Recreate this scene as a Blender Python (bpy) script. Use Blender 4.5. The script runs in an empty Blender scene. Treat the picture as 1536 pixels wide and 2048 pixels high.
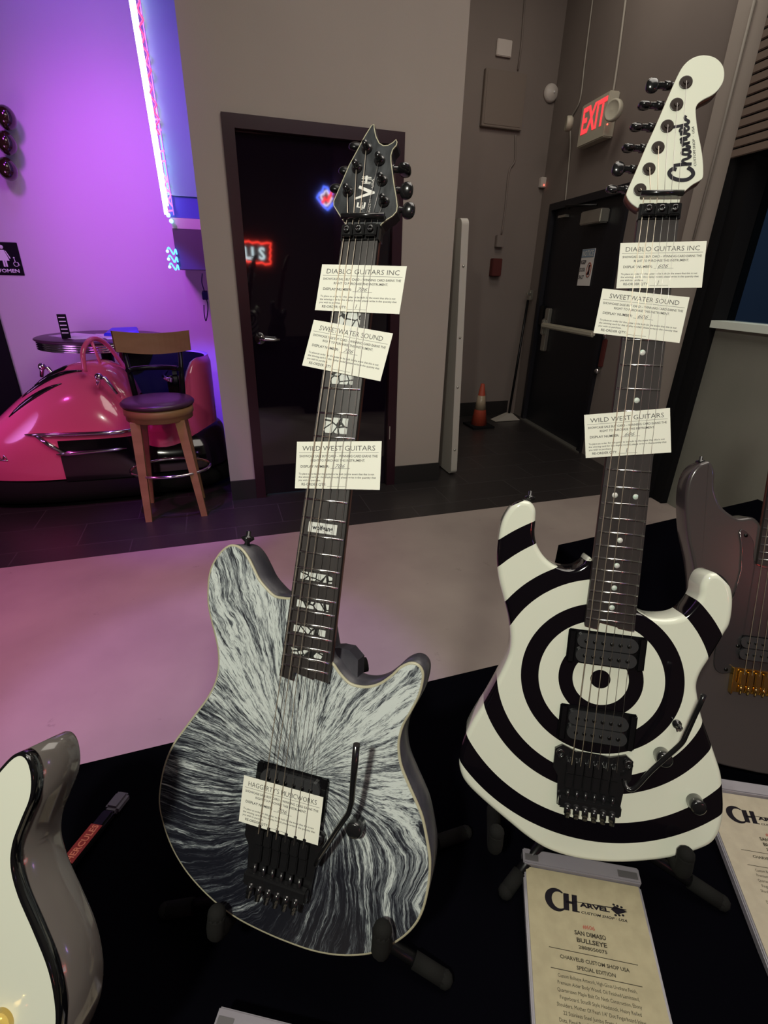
import bpy, bmesh, math, random
from mathutils import Vector, Matrix
random.seed(5)
S = bpy.context.scene
COL = S.collection
PI = math.pi
CX, CY, F, CAMH = 768.0, 1024.0, 1000.0, 1.45
CAM = Vector((0, 0, CAMH))

# ---------------------------------------------------------------- camera
down = Vector((720-768, 3180-1024, F)).normalized()
_dy = -(down[0]*3332 + down[2]*F)/down[1]
_X = Vector((3332, _dy, F)).normalized()
_Z = -down
_Y = _Z.cross(_X)
M = Matrix((_X, _Y, _Z))                 # camera (x right, y down, z forward) -> world
cam_data = bpy.data.cameras.new('camera')
cam = bpy.data.objects.new('camera', cam_data)
COL.objects.link(cam)
r_ = M @ Vector((1, 0, 0)); u_ = M @ Vector((0, -1, 0)); b_ = M @ Vector((0, 0, -1))
cam.matrix_world = Matrix(((r_.x, u_.x, b_.x, 0), (r_.y, u_.y, b_.y, 0), (r_.z, u_.z, b_.z, CAMH), (0, 0, 0, 1)))
cam_data.sensor_fit = 'VERTICAL'
cam_data.sensor_height = 24
cam_data.lens = F/2048*24
cam_data.clip_start = 0.02
S.camera = cam

# ---------------------------------------------------------------- exposure, world, lamps
S.view_settings.view_transform = 'Standard'
S.view_settings.look = 'None'
S.view_settings.exposure = 0.0
S.view_settings.gamma = 1
S.view_settings.use_curve_mapping = False
W = bpy.data.worlds.new('night')
S.world = W
W.use_nodes = True
W.node_tree.nodes['Background'].inputs[0].default_value = (0.10, 0.15, 0.22, 1)
W.node_tree.nodes['Background'].inputs[1].default_value = 0.7

def aim(o, target):
    d = Vector(target) - o.location
    o.rotation_euler = d.to_track_quat('-Z', 'Y').to_euler()

def area(name, loc, target, size, power, color, size_y=None, spread=180):
    l = bpy.data.lights.new(name, 'AREA')
    l.energy = power; l.color = color; l.size = size
    if size_y: l.shape = 'RECTANGLE'; l.size_y = size_y
    l.spread = math.radians(spread)
    o = bpy.data.objects.new(name, l); COL.objects.link(o)
    o.location = loc; aim(o, target)
    return o

def spot(name, loc, target, power, color, angle=60, blend=0.9, radius=0.06):
    l = bpy.data.lights.new(name, 'SPOT')
    l.energy = power; l.color = color; l.spot_size = math.radians(angle); l.spot_blend = blend
    l.shadow_soft_size = radius
    o = bpy.data.objects.new(name, l); COL.objects.link(o)
    o.location = loc; aim(o, target)
    return o

spot('key_downlight', (-0.75, -0.55, 2.55), (0.35, 0.45, 1.0), 112, (1.0, 0.98, 0.84), 120, 1.0, 0.07)
area('ceiling_glow', (1.3, 0.8, 4.0), (1.3, 1.6, 0), 2.4, 62, (1.0, 0.92, 0.82))
area('corridor_glow', (2.4, 3.6, 4.0), (2.7, 4.4, 0), 0.8, 12, (1.0, 0.92, 0.78))
spot('magenta_wall_spot', (-1.3, 2.6, 3.6), (-0.30, 5.05, 1.75), 430, (0.62, 0.10, 1.0), 50, 1.0, 0.35)
spot('magenta_wall_wash', (-1.9, 3.4, 0.9), (-1.2, 5.05, 1.0), 36, (0.80, 0.30, 1.0), 120, 1.0, 0.3)
spot('violet_wall_spot', (-0.75, 3.7, 4.0), (-0.35, 5.05, 2.9), 70, (0.30, 0.06, 1.0), 100, 1.0, 0.2)
spot('blue_floor_spot', (-0.85, 2.75, 3.3), (-0.06, 4.75, 0.30), 560, (0.07, 0.05, 1.0), 21, 0.35, 0.03)
spot('violet_tile_spot', (-0.75, 2.6, 3.9), (-0.25, 3.25, 0.0), 260, (0.40, 0.10, 1.0), 22, 0.8, 0.08)
spot('magenta_floor_spot', (-2.6, 1.6, 3.4), (-1.2, 2.4, 0.0), 300, (1.0, 0.08, 0.62), 54, 1.0, 0.15)
spot('violet_floor_spot', (-0.25, 1.45, 3.9), (-0.12, 1.50, 0.0), 210, (0.60, 0.36, 1.0), 27, 0.45, 0.08)

# ---------------------------------------------------------------- rays
def ray(px, py): return M @ Vector(((px-CX)/F, (py-CY)/F, 1.0))
def on_z(px, py, z=0.0):
    r = ray(px, py); return CAM + r*((z-CAMH)/r.z)
def on_y(px, py, y):
    r = ray(px, py); return CAM + r*(y/r.y)
def on_plane(px, py, P, n):
    r = ray(px, py); P = Vector(P); n = Vector(n)
    return CAM + r*(((P-CAM).dot(n))/(r.dot(n)))

# ---------------------------------------------------------------- materials
def nodes_of(m): return m.node_tree.nodes, m.node_tree.links
def mat(name, color, rough=0.5, metal=0.0, coat=0.0, emit=None, estr=0.0, noise=None, bump=None, ior=1.5, spec=None):
    m = bpy.data.materials.new(name); m.use_nodes = True
    N, L = nodes_of(m); b = N['Principled BSDF']
    b.inputs['Base Color'].default_value = (*color, 1)
    b.inputs['Roughness'].default_value = rough
    b.inputs['Metallic'].default_value = metal
    b.inputs['Coat Weight'].default_value = coat
    b.inputs['IOR'].default_value = ior
    if spec is not None: b.inputs['Specular IOR Level'].default_value = spec
    if emit:
        b.inputs['Emission Color'].default_value = (*emit, 1)
        b.inputs['Emission Strength'].default_value = estr
    if noise:
        sc, c2, det = noise[:3]
        tc = N.new('ShaderNodeTexCoord'); mp = N.new('ShaderNodeMapping'); nz = N.new('ShaderNodeTexNoise')
        if len(noise) > 3: mp.inputs['Scale'].default_value = noise[3]
        rp = N.new('ShaderNodeValToRGB')
        nz.inputs['Scale'].default_value = sc; nz.inputs['Detail'].default_value = det
        rp.color_ramp.elements[0].position = 0.35; rp.color_ramp.elements[1].position = 0.65
        rp.color_ramp.elements[0].color = (*color, 1); rp.color_ramp.elements[1].color = (*c2, 1)
        L.new(tc.outputs['Object'], mp.inputs[0]); L.new(mp.outputs[0], nz.inputs[0])
        L.new(nz.outputs[0], rp.inputs[0]); L.new(rp.outputs[0], b.inputs['Base Color'])
    if bump:
        tc = N.new('ShaderNodeTexCoord'); nz = N.new('ShaderNodeTexNoise'); bp = N.new('ShaderNodeBump')
        nz.inputs['Scale'].default_value = bump[0]; nz.inputs['Detail'].default_value = 4
        bp.inputs['Strength'].default_value = bump[1]; bp.inputs['Distance'].default_value = bump[2] if len(bump) > 2 else 0.002
        L.new(tc.outputs['Object'], nz.inputs[0]); L.new(nz.outputs[0], bp.inputs['Height']); L.new(bp.outputs[0], b.inputs['Normal'])
    return m

def math_node(N, L, op, a, b=None):
    n = N.new('ShaderNodeMath'); n.operation = op
    for i, v in enumerate((a, b)):
        if v is None: continue
        if isinstance(v, (int, float)): n.inputs[i].default_value = v
        else: L.new(v, n.inputs[i])
    return n.outputs[0]

MT = {}
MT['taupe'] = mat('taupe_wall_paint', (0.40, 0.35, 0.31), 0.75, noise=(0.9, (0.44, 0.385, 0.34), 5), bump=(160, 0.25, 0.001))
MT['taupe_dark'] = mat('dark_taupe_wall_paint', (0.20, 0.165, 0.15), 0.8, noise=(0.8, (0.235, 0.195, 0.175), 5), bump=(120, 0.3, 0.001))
MT['lilac'] = mat('pale_wall_paint', (0.62, 0.56, 0.60), 0.7, bump=(150, 0.2, 0.001))
MT['greygreen'] = mat('grey_green_wall_paint', (0.20, 0.205, 0.17), 0.75, noise=(1.3, (0.26, 0.26, 0.22), 5))
MT['tile'] = mat('dark_floor_tile', (0.020, 0.018, 0.018), 0.38)
MT['black_base'] = mat('black_baseboard_tile', (0.022, 0.02, 0.02), 0.35)
MT['ceiling'] = mat('dark_ceiling', (0.05, 0.045, 0.045), 0.9)
MT['cloth'] = mat('black_table_cloth', (0.0018, 0.0017, 0.0030), 1.0, bump=(900, 0.4, 0.0006), spec=0.0)
MT['door'] = mat('black_lacquered_door', (0.006, 0.003, 0.008), 0.04, coat=1.0)
MT['jamb'] = mat('dark_oxblood_frame', (0.028, 0.008, 0.014), 0.3)
MT['black_gloss'] = mat('gloss_black', (0.005, 0.005, 0.006), 0.12, coat=0.5)
MT['black_satin'] = mat('satin_black_metal', (0.012, 0.012, 0.013), 0.3, metal=0.6)
MT['hardware'] = mat('black_hardware', (0.010, 0.010, 0.011), 0.22, coat=0.6)
MT['black_matte'] = mat('matte_black', (0.009, 0.009, 0.010), 0.85, spec=0.1)
MT['rubber'] = mat('dark_rubber', (0.008, 0.008, 0.0075), 0.9, bump=(500, 0.4, 0.0006), spec=0.2)
MT['chrome'] = mat('chrome', (0.75, 0.75, 0.77), 0.12, metal=1.0)
MT['steel'] = mat('brushed_steel', (0.50, 0.49, 0.44), 0.35, metal=0.85)
MT['string'] = mat('nickel_string', (0.85, 0.74, 0.60), 0.35, metal=0.7)
MT['string_plain'] = mat('plain_steel_string', (0.55, 0.52, 0.50), 0.3, metal=0.9)
MT['fret'] = mat('fret_wire', (0.85, 0.85, 0.85), 0.2, metal=1.0)
MT['ebony'] = mat('ebony_fretboard', (0.022, 0.018, 0.018), 0.42, noise=(90, (0.034, 0.028, 0.027), 6, (1, 0.08, 1)))
MT['maple_dark'] = mat('reddish_neck_wood', (0.17, 0.05, 0.032), 0.4, noise=(60, (0.11, 0.032, 0.022), 5, (1, 0.06, 1)))
MT['mahogany'] = mat('roasted_maple_neck', (0.16, 0.06, 0.042), 0.4, noise=(60, (0.10, 0.04, 0.03), 5, (1, 0.06, 1)))
MT['card'] = mat('white_card_stock', (0.86, 0.87, 0.76), 0.6)
MT['ink'] = mat('grey_black_print', (0.055, 0.055, 0.055), 0.7)
MT['pencil'] = mat('pencil_grey', (0.16, 0.16, 0.16), 0.6)
MT['parch'] = mat('parchment_paper', (0.37, 0.325, 0.205), 0.7, noise=(60, (0.32, 0.28, 0.175), 7))
MT['parch_pale'] = mat('pale_parchment_paper', (0.42, 0.37, 0.28), 0.7, noise=(60, (0.37, 0.325, 0.245), 7))
MT['brown_ink'] = mat('faded_print', (0.045, 0.038, 0.028), 0.8, spec=0.1)
MT['red_ink'] = mat('red_print', (0.32, 0.08, 0.05), 0.7)
MT['logo_ink'] = mat('black_logo_print', (0.010, 0.009, 0.016), 0.4)
MT['placard_ink'] = mat('matte_black_print', (0.012, 0.010, 0.014), 0.9, spec=0.1)
MT['white_ink'] = mat('white_print', (0.8, 0.8, 0.76), 0.5)
MT['gold'] = mat('polished_gold', (0.95, 0.68, 0.22), 0.15, metal=1.0)
MT['pink'] = mat('pink_car_paint', (0.86, 0.12, 0.27), 0.16, coat=1.0)
MT['woodtan'] = mat('light_oak', (0.36, 0.20, 0.095), 0.45, noise=(14, (0.29, 0.155, 0.07), 5, (0.15, 1, 1)))
MT['vinyl'] = mat('dark_plum_vinyl', (0.055, 0.022, 0.04), 0.35)
MT['orange'] = mat('orange_cone_rubber', (0.40, 0.060, 0.030), 0.6)
MT['reflective'] = mat('silver_reflective_band', (0.38, 0.30, 0.21), 0.3)
MT['plastic_beige'] = mat('beige_plastic', (0.50, 0.47, 0.38), 0.45)
MT['plastic_white'] = mat('off_white_plastic', (0.62, 0.56, 0.52), 0.5)
MT['tablegrey'] = mat('pale_grey_plastic', (0.52, 0.49, 0.44), 0.5)
MT['redbox'] = mat('dark_red_paint', (0.085, 0.012, 0.010), 0.7)
MT['signblue'] = mat('notice_blue', (0.26, 0.36, 0.48), 0.5)
MT['paper'] = mat('white_paper', (0.85, 0.82, 0.80), 0.6)
MT['bluecloth'] = mat('cobalt_blue_vinyl', (0.03, 0.05, 0.75), 0.4)
MT['sill'] = mat('white_sill', (0.82, 0.90, 0.80), 0.5)
MT['blind'] = mat('bamboo_blind', (0.19, 0.14, 0.11), 0.7)
MT['pearl'] = mat('pearl_inlay', (0.55, 0.72, 0.62), 0.25, noise=(160, (0.78, 0.74, 0.72), 2))
MT['case_shade'] = mat('case_shadow_grey', (0.10, 0.085, 0.10), 0.6)
MT['case_blue'] = mat('case_blue_band', (0.07, 0.13, 0.50), 0.6)
MT['sage_wall'] = mat('case_grey_blue', (0.20, 0.52, 0.48), 0.7)
MT['door_blk'] = mat('black_door_paint', (0.0055, 0.0055, 0.010), 0.5)
MT['bobbin'] = mat('charcoal_bobbin', (0.028, 0.029, 0.031), 0.45)
MT['concrete_dark'] = mat('asphalt', (0.05, 0.05, 0.06), 0.9)
MT['night_wall'] = mat('far_building_wall', (0.20, 0.22, 0.27), 0.9)
def neon(name, c, s):
    return mat(name, tuple(min(1, v) for v in c), 0.3, emit=c, estr=s)
MT['neon_white'] = neon('white_neon', (0.80, 0.85, 1.0), 5)
MT['neon_red'] = neon('red_neon', (1.0, 0.03, 0.09), 4)
MT['neon_pink'] = neon('pink_neon', (1.0, 0.12, 0.45), 2.5)
MT['neon_blue'] = neon('blue_neon', (0.06, 0.30, 1.0), 4)
MT['neon_cyan'] = neon('cyan_neon', (0.25, 0.8, 1.0), 3)
MT['exit_red'] = neon('exit_letters', (1.0, 0.045, 0.055), 1.3)
MT['led'] = neon('red_led', (1.0, 0.08, 0.05), 4)

def glass(name, col, rough, alpha_mix):
    m = bpy.data.materials.new(name); m.use_nodes = True
    N, L = nodes_of(m); out = N['Material Output']; N.remove(N['Principled BSDF'])
    g = N.new('ShaderNodeBsdfGlossy'); g.inputs['Roughness'].default_value = rough
    t = N.new('ShaderNodeBsdfTransparent'); t.inputs[0].default_value = (*col, 1)
    lw = N.new('ShaderNodeLayerWeight'); lw.inputs[0].default_value = alpha_mix
    mx = N.new('ShaderNodeMixShader'); L.new(lw.outputs['Fresnel'], mx.inputs[0]); L.new(t.outputs[0], mx.inputs[1]); L.new(g.outputs[0], mx.inputs[2])
    L.new(mx.outputs[0], out.inputs[0])
    return m
MT['glass'] = glass('window_glass', (0.8, 0.85, 0.9), 0.02, 0.06)
MT['pad_grey'] = mat('smoky_pad', (0.10, 0.095, 0.10), 0.4)
MT['acrylic'] = mat('clear_acrylic', (0.55, 0.52, 0.58), 0.06)
_b = MT['acrylic'].node_tree.nodes['Principled BSDF']; _b.inputs['Transmission Weight'].default_value = 0.6; _b.inputs['IOR'].default_value = 1.35

def floor_mat():
    m = mat('painted_concrete', (0.33, 0.27, 0.245), 0.5)
    N, L = nodes_of(m); b = N['Principled BSDF']
    tc = N.new('ShaderNodeTexCoord')
    n1 = N.new('ShaderNodeTexNoise'); n1.inputs['Scale'].default_value = 1.6; n1.inputs['Detail'].default_value = 7
    n2 = N.new('ShaderNodeTexNoise'); n2.inputs['Scale'].default_value = 11; n2.inputs['Detail'].default_value = 8; n2.inputs['Roughness'].default_value = 0.7
    r1 = N.new('ShaderNodeValToRGB'); r1.color_ramp.elements[0].position = 0.35; r1.color_ramp.elements[1].position = 0.7
    r1.color_ramp.elements[0].color = (0.30, 0.245, 0.225, 1); r1.color_ramp.elements[1].color = (0.40, 0.335, 0.30, 1)
    r2 = N.new('ShaderNodeValToRGB'); r2.color_ramp.elements[0].position = 0.27; r2.color_ramp.elements[1].position = 0.36
    r2.color_ramp.elements[0].color = (0.62, 0.62, 0.62, 1); r2.color_ramp.elements[1].color = (1, 1, 1, 1)
    mx = N.new('ShaderNodeMix'); mx.data_type = 'RGBA'; mx.blend_type = 'MULTIPLY'; mx.inputs[0].default_value = 1
    L.new(tc.outputs['Object'], n1.inputs[0]); L.new(tc.outputs['Object'], n2.inputs[0])
    L.new(n1.outputs[0], r1.inputs[0]); L.new(n2.outputs[0], r2.inputs[0])
    L.new(r1.outputs[0], mx.inputs[6]); L.new(r2.outputs[0], mx.inputs[7]); L.new(mx.outputs[2], b.inputs['Base Color'])
    bp = N.new('ShaderNodeBump'); bp.inputs['Strength'].default_value = 0.25; bp.inputs['Distance'].default_value = 0.004
    L.new(n2.outputs[0], bp.inputs['Height']); L.new(bp.outputs[0], b.inputs['Normal'])
    return m
MT['concrete'] = floor_mat()

def tile_mat():
    m = mat('dark_slate_tile', (0.02, 0.018, 0.018), 0.36)
    N, L = nodes_of(m); b = N['Principled BSDF']
    tc = N.new('ShaderNodeTexCoord'); br = N.new('ShaderNodeTexBrick')
    br.inputs['Color1'].default_value = (0.022, 0.019, 0.019, 1); br.inputs['Color2'].default_value = (0.028, 0.024, 0.024, 1)
    br.inputs['Mortar'].default_value = (0.05, 0.045, 0.045, 1); br.inputs['Scale'].default_value = 1.0
    br.inputs['Mortar Size'].default_value = 0.003; br.inputs['Brick Width'].default_value = 0.6; br.inputs['Row Height'].default_value = 0.3
    L.new(tc.outputs['Object'], br.inputs[0]); L.new(br.outputs[0], b.inputs['Base Color'])
    n2 = N.new('ShaderNodeTexNoise'); n2.inputs['Scale'].default_value = 9; n2.inputs['Detail'].default_value = 6
    bp = N.new('ShaderNodeBump'); bp.inputs['Strength'].default_value = 0.3; bp.inputs['Distance'].default_value = 0.004
    L.new(tc.outputs['Object'], n2.inputs[0]); L.new(n2.outputs[0], bp.inputs['Height']); L.new(bp.outputs[0], b.inputs['Normal'])
    return m
MT['tile'] = tile_mat()

# ---------------------------------------------------------------- mesh helpers
class MB:
    def __init__(s): s.v = []; s.f = []; s.mi = []; s.sm = []; s.cur = 0
    def add(s, vs, fs, smooth=False):
        o = len(s.v); s.v += [tuple(v) for v in vs]
        for f in fs: s.f.append([i+o for i in f]); s.mi.append(s.cur); s.sm.append(smooth)
        return s
    def box(s, lo, hi, mtx=None, bevel=0.0):
        x0, y0, z0 = lo; x1, y1, z1 = hi
        if bevel <= 0:
            vs = [Vector(p) for p in ((x0,y0,z0),(x1,y0,z0),(x1,y1,z0),(x0,y1,z0),(x0,y0,z1),(x1,y0,z1),(x1,y1,z1),(x0,y1,z1))]
            fs = [(0,3,2,1),(4,5,6,7),(0,1,5,4),(1,2,6,5),(2,3,7,6),(3,0,4,7)]
        else:
            bm = bmesh.new(); bmesh.ops.create_cube(bm, size=1)
            for v in bm.verts: v.co = Vector((x0+(v.co.x+.5)*(x1-x0), y0+(v.co.y+.5)*(y1-y0), z0+(v.co.z+.5)*(z1-z0)))
            bmesh.ops.bevel(bm, geom=bm.edges[:], offset=bevel, segments=2, affect='EDGES')
            bm.verts.index_update(); vs = [v.co.copy() for v in bm.verts]; fs = [[v.index for v in f.verts] for f in bm.faces]; bm.free()
        if mtx: vs = [mtx @ v for v in vs]
        return s.add(vs, fs)
    def prism(s, poly, z0, z1, mtx=None):
        n = len(poly)
        vs = [Vector((p[0], p[1], z0)) for p in poly] + [Vector((p[0], p[1], z1)) for p in poly]
        if mtx: vs = [mtx @ v for v in vs]
        a = sum(poly[i][0]*poly[(i+1) % n][1]-poly[(i+1) % n][0]*poly[i][1] for i in range(n))
        fs = [list(range(n))[::-1], list(range(n, 2*n))] + [(i, (i+1) % n, n+(i+1) % n, n+i) for i in range(n)]
        if a < 0: fs = [f[::-1] for f in fs]
        return s.add(vs, fs)
    def tube(s, pts, r, seg=10, cap=True, closed=False):
        pts = [Vector(p) for p in pts]; n = len(pts)
        rs = r if isinstance(r, (list, tuple)) else [r]*n
        vs = []; prev = None
        for i, p in enumerate(pts):
            if closed: t = (pts[(i+1) % n]-pts[i-1]).normalized()
            else: t = (pts[min(i+1, n-1)]-pts[max(i-1, 0)]).normalized()
            if prev is None:
                a = Vector((0, 0, 1)) if abs(t.z) < 0.9 else Vector((1, 0, 0)); x = t.cross(a).normalized()
            else: x = (prev - t*prev.dot(t)).normalized()
            prev = x; y = t.cross(x)
            for k in range(seg): an = 2*PI*k/seg; vs.append(p + (x*math.cos(an)+y*math.sin(an))*rs[i])
        fs = []
        for i in range(n if closed else n-1):
            j = (i+1) % n
            for k in range(seg): k2 = (k+1) % seg; fs.append((i*seg+k, i*seg+k2, j*seg+k2, j*seg+k))
        s.add(vs, fs, True)
        if cap and not closed:
            o = len(s.v)-len(vs)
            s.f.append([o+k for k in range(seg)][::-1]); s.mi.append(s.cur); s.sm.append(False)
            s.f.append([o+(n-1)*seg+k for k in range(seg)]); s.mi.append(s.cur); s.sm.append(False)
        return s
    def lathe(s, prof, mtx=None, seg=28, smooth=True, sx=1, sy=1):
        vs = []; n = len(prof)
        for r, z in prof:
            for k in range(seg): a = 2*PI*k/seg; vs.append(Vector((r*math.cos(a)*sx, r*math.sin(a)*sy, z)))
        if mtx: vs = [mtx @ v for v in vs]
        fs = []
        for i in range(n-1):
            for k in range(seg): k2 = (k+1) % seg; fs.append((i*seg+k, i*seg+k2, (i+1)*seg+k2, (i+1)*seg+k))
        s.add(vs, fs, smooth); o = len(s.v)-len(vs)
        if prof[0][0] > 1e-5: s.f.append([o+k for k in range(seg)][::-1]); s.mi.append(s.cur); s.sm.append(False)
        if prof[-1][0] > 1e-5: s.f.append([o+(n-1)*seg+k for k in range(seg)]); s.mi.append(s.cur); s.sm.append(False)
        return s
    def sphere(s, c, r, seg=20, rings=12):
        c = Vector(c); rr = r if isinstance(r, (tuple, list)) else (r, r, r)
        m = Matrix.Translation(c) @ Matrix.Diagonal((rr[0], rr[1], rr[2], 1))
        return s.lathe([(math.sin(PI*i/rings), -math.cos(PI*i/rings)) for i in range(rings+1)], m, seg)
    def quad(s, a, b, c, d): return s.add([a, b, c, d], [(0, 1, 2, 3)])
    def build(s, name, mats, parent=None, mw=None):
        me = bpy.data.meshes.new(name); me.from_pydata(s.v, [], s.f)
        ml = mats if isinstance(mats, (list, tuple)) else [mats]
        for m in ml: me.materials.append(MT[m] if isinstance(m, str) else m)
        me.polygons.foreach_set('material_index', s.mi); me.polygons.foreach_set('use_smooth', s.sm)
        me.update()
        o = bpy.data.objects.new(name, me); COL.objects.link(o)
        if parent: o.parent = parent
        if mw is not None: o.matrix_world = mw
        return o

def tag(o, label, cat, group=None):
    o['label'] = label; o['category'] = cat
    if group: o['group'] = group
    return o
def struct(o): o['kind'] = 'structure'; return o
def empty(name, mw, label=None, cat=None, group=None):
    o = bpy.data.objects.new(name, None); COL.objects.link(o); o.empty_display_size = 0.05
    o.matrix_world = mw if isinstance(mw, Matrix) else Matrix.Translation(mw)
    if label: tag(o, label, cat, group)
    return o
def cr_closed(pts, sub=5):
    n = len(pts); out = []
    for i in range(n):
        p0, p1, p2, p3 = [Vector(pts[(i+k-1) % n][:2]) for k in range(4)]
        for j in range(sub):
            t = j/sub
            out.append(0.5*((2*p1)+(p2-p0)*t+(2*p0-5*p1+4*p2-p3)*t*t+(3*p1-p0-3*p2+p3)*t**3))
    return out
def cr_open(pts, sub=6):
    P = [Vector(p) for p in pts]; P = [P[0]*2-P[1]] + P + [P[-1]*2-P[-2]]; out = []
    for i in range(1, len(P)-2):
        p0, p1, p2, p3 = P[i-1:i+3]
        for j in range(sub):
            t = j/sub
            out.append(0.5*((2*p1)+(p2-p0)*t+(2*p0-5*p1+4*p2-p3)*t*t+(3*p1-p0-3*p2+p3)*t**3))
    out.append(P[-2]); return out
def ccw(poly):
    n = len(poly); a = sum(poly[i][0]*poly[(i+1) % n][1]-poly[(i+1) % n][0]*poly[i][1] for i in range(n))
    return poly if a > 0 else poly[::-1]
def inset(poly, d):
    n = len(poly); out = []
    for i in range(n):
        a = Vector(poly[i-1][:2]); b = Vector(poly[i][:2]); c = Vector(poly[(i+1) % n][:2])
        t = (c-a); t = t.normalized() if t.length > 1e-9 else Vector((1, 0))
        out.append(b + Vector((-t.y, t.x))*d)
    return out
def rings_body(mb, rings, captop=True, capbot=True, smooth=True):
    """rings: list of (poly2d, z) bottom to top, polys ccw"""
    n = len(rings[0][0]); vs = []
    for poly, z in rings: vs += [Vector((p[0], p[1], z)) for p in poly]
    fs = []
    for r in range(len(rings)-1):
        for i in range(n): j = (i+1) % n; fs.append((r*n+i, r*n+j, (r+1)*n+j, (r+1)*n+i))
    mb.add(vs, fs, smooth); o = len(mb.v)-len(vs)
    if captop: mb.f.append([o+(len(rings)-1)*n+i for i in range(n)]); mb.mi.append(mb.cur); mb.sm.append(False)
    if capbot: mb.f.append([o+i for i in range(n)][::-1]); mb.mi.append(mb.cur); mb.sm.append(False)

# text as flat outlines, in a plane given by origin, right vector, up vector
_tc = {}
def glyphs(s, bold=0.0, shear=0.0):
    k = (s, bold, shear)
    if k in _tc: return _tc[k]
    cu = bpy.data.curves.new('t', 'FONT'); cu.body = s; cu.resolution_u = 2; cu.offset = bold; cu.shear = shear
    ob = bpy.data.objects.new('t', cu); COL.objects.link(ob)
    dg = bpy.context.evaluated_depsgraph_get(); me = bpy.data.meshes.new_from_object(ob.evaluated_get(dg))
    vs = [(v.co.x, v.co.y) for v in me.vertices]; fs = [list(p.vertices) for p in me.polygons]
    bpy.data.objects.remove(ob); bpy.data.curves.remove(cu); bpy.data.meshes.remove(me)
    _tc[k] = (vs, fs); return _tc[k]
def text(mb, s, o, ex, ey, width=None, height=None, align='C', bold=0.0, shear=0.0, size=None):
    """o = point on the baseline; width is the printed width, height the cap height"""
    vs, fs = glyphs(s, bold, shear)
    if not vs: return
    x0 = min(v[0] for v in vs); x1 = max(v[0] for v in vs)
    sy = (height/0.73) if height else size
    sx = width/(x1-x0) if width else sy
    if sy is None: sy = sx
    off = {'C': -(x0+x1)/2, 'L': -x0, 'R': -x1}[align]
    o = Vector(o); ex = Vector(ex).normalized(); ey = Vector(ey).normalized()
    mb.add([o+ex*((v[0]+off)*sx)+ey*(v[1]*sy) for v in vs], fs)
def ribbon(mb, pts, w, to3):
    P = [Vector(p) for p in pts]; n = len(P); vs = []
    for i, p in enumerate(P):
        t = (P[min(i+1, n-1)]-P[max(i-1, 0)]).normalized(); nn = Vector((-t.y, t.x))
        ww = w[i] if isinstance(w, list) else w
        vs += [to3(p+nn*ww/2), to3(p-nn*ww/2)]
    mb.add(vs, [(2*i, 2*i+1, 2*i+3, 2*i+2) for i in range(n-1)])

# ================================================================= SETTING
def slab(name, lo, hi, m): return struct(MB().box(lo, hi).build(name, m))
slab('floor', (-3.6, -3.3, -0.1), (5.2, 2.83, 0.0), 'concrete')
slab('floor_tiled', (-3.6, 2.83, -0.1), (5.2, 6.2, 0.0), 'tile')
slab('ceiling', (-3.6, -3.3, 4.2), (5.2, 6.2, 4.3), 'ceiling')
slab('wall_left', (-3.6, 5.05, 0), (0.2, 5.2, 4.2), 'lilac')
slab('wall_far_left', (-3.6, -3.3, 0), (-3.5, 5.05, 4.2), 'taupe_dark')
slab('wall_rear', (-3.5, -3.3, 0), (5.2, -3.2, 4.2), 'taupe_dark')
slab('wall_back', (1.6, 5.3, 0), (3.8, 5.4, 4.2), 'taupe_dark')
# centre wall with door opening (x .17-1.22, to z 2.25)
w = MB()
w.box((0.0, 3.45, 0), (0.17, 3.57, 4.2)); w.box((1.22, 3.45, 0), (1.59, 3.57, 4.2)); w.box((0.17, 3.45, 2.25), (1.22, 3.57, 4.2))
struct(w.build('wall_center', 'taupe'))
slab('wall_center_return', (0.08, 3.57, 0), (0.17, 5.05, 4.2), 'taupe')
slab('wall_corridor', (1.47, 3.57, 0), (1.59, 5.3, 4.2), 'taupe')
b = MB(); b.box((0.0, 3.438, 0), (0.17, 3.449, 0.145)); b.box((1.22, 3.438, 0), (1.595, 3.449, 0.145))
struct(b.build('baseboard_center', 'black_base'))
slab('baseboard_back', (1.6, 5.286, 0), (3.3, 5.299, 0.16), 'black_base')

# door_1: black lacquered door
fr = MB()
fr.box((0.17, 3.435, 0), (0.235, 3.56, 2.25)); fr.box((1.155, 3.435, 0), (1.22, 3.56, 2.25)); fr.box((0.235, 3.435, 2.185), (1.155, 3.56, 2.25))
fr.box((0.235, 3.50, 0), (0.25, 3.56, 2.185)); fr.box((1.14, 3.50, 0), (1.155, 3.56, 2.185)); fr.box((0.25, 3.50, 2.17), (1.14, 3.56, 2.185))
d1 = struct(fr.build('door_1', 'jamb'))
MB().box((0.237, 3.478, 0.008), (1.153, 3.50, 2.183)).build('door_leaf', 'door', d1)
hp = on_y(520, 677, 3.478)
hb = MB(); mR = Matrix.Translation(hp) @ Matrix.Rotation(PI/2, 4, 'X')
hb.lathe([(0.036, 0.0), (0.036, 0.006), (0.030, 0.014), (0.014, 0.018), (0.012, 0.045), (0.0, 0.05)], mR)
hb.tube([hp+Vector((0, -0.045, 0)), hp+Vector((0.03, -0.052, 0)), hp+Vector((0.08, -0.05, -0.004)), hp+Vector((0.12, -0.044, -0.004))], [0.011, 0.011, 0.009, 0.008])
hb.build('door_handle', 'chrome', d1)
pass
kp = MB(); kp.box((1.165, 3.43, 0.37), (1.172, 3.4355, 0.47)); kp.build('strike_plate', 'chrome', d1)

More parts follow.
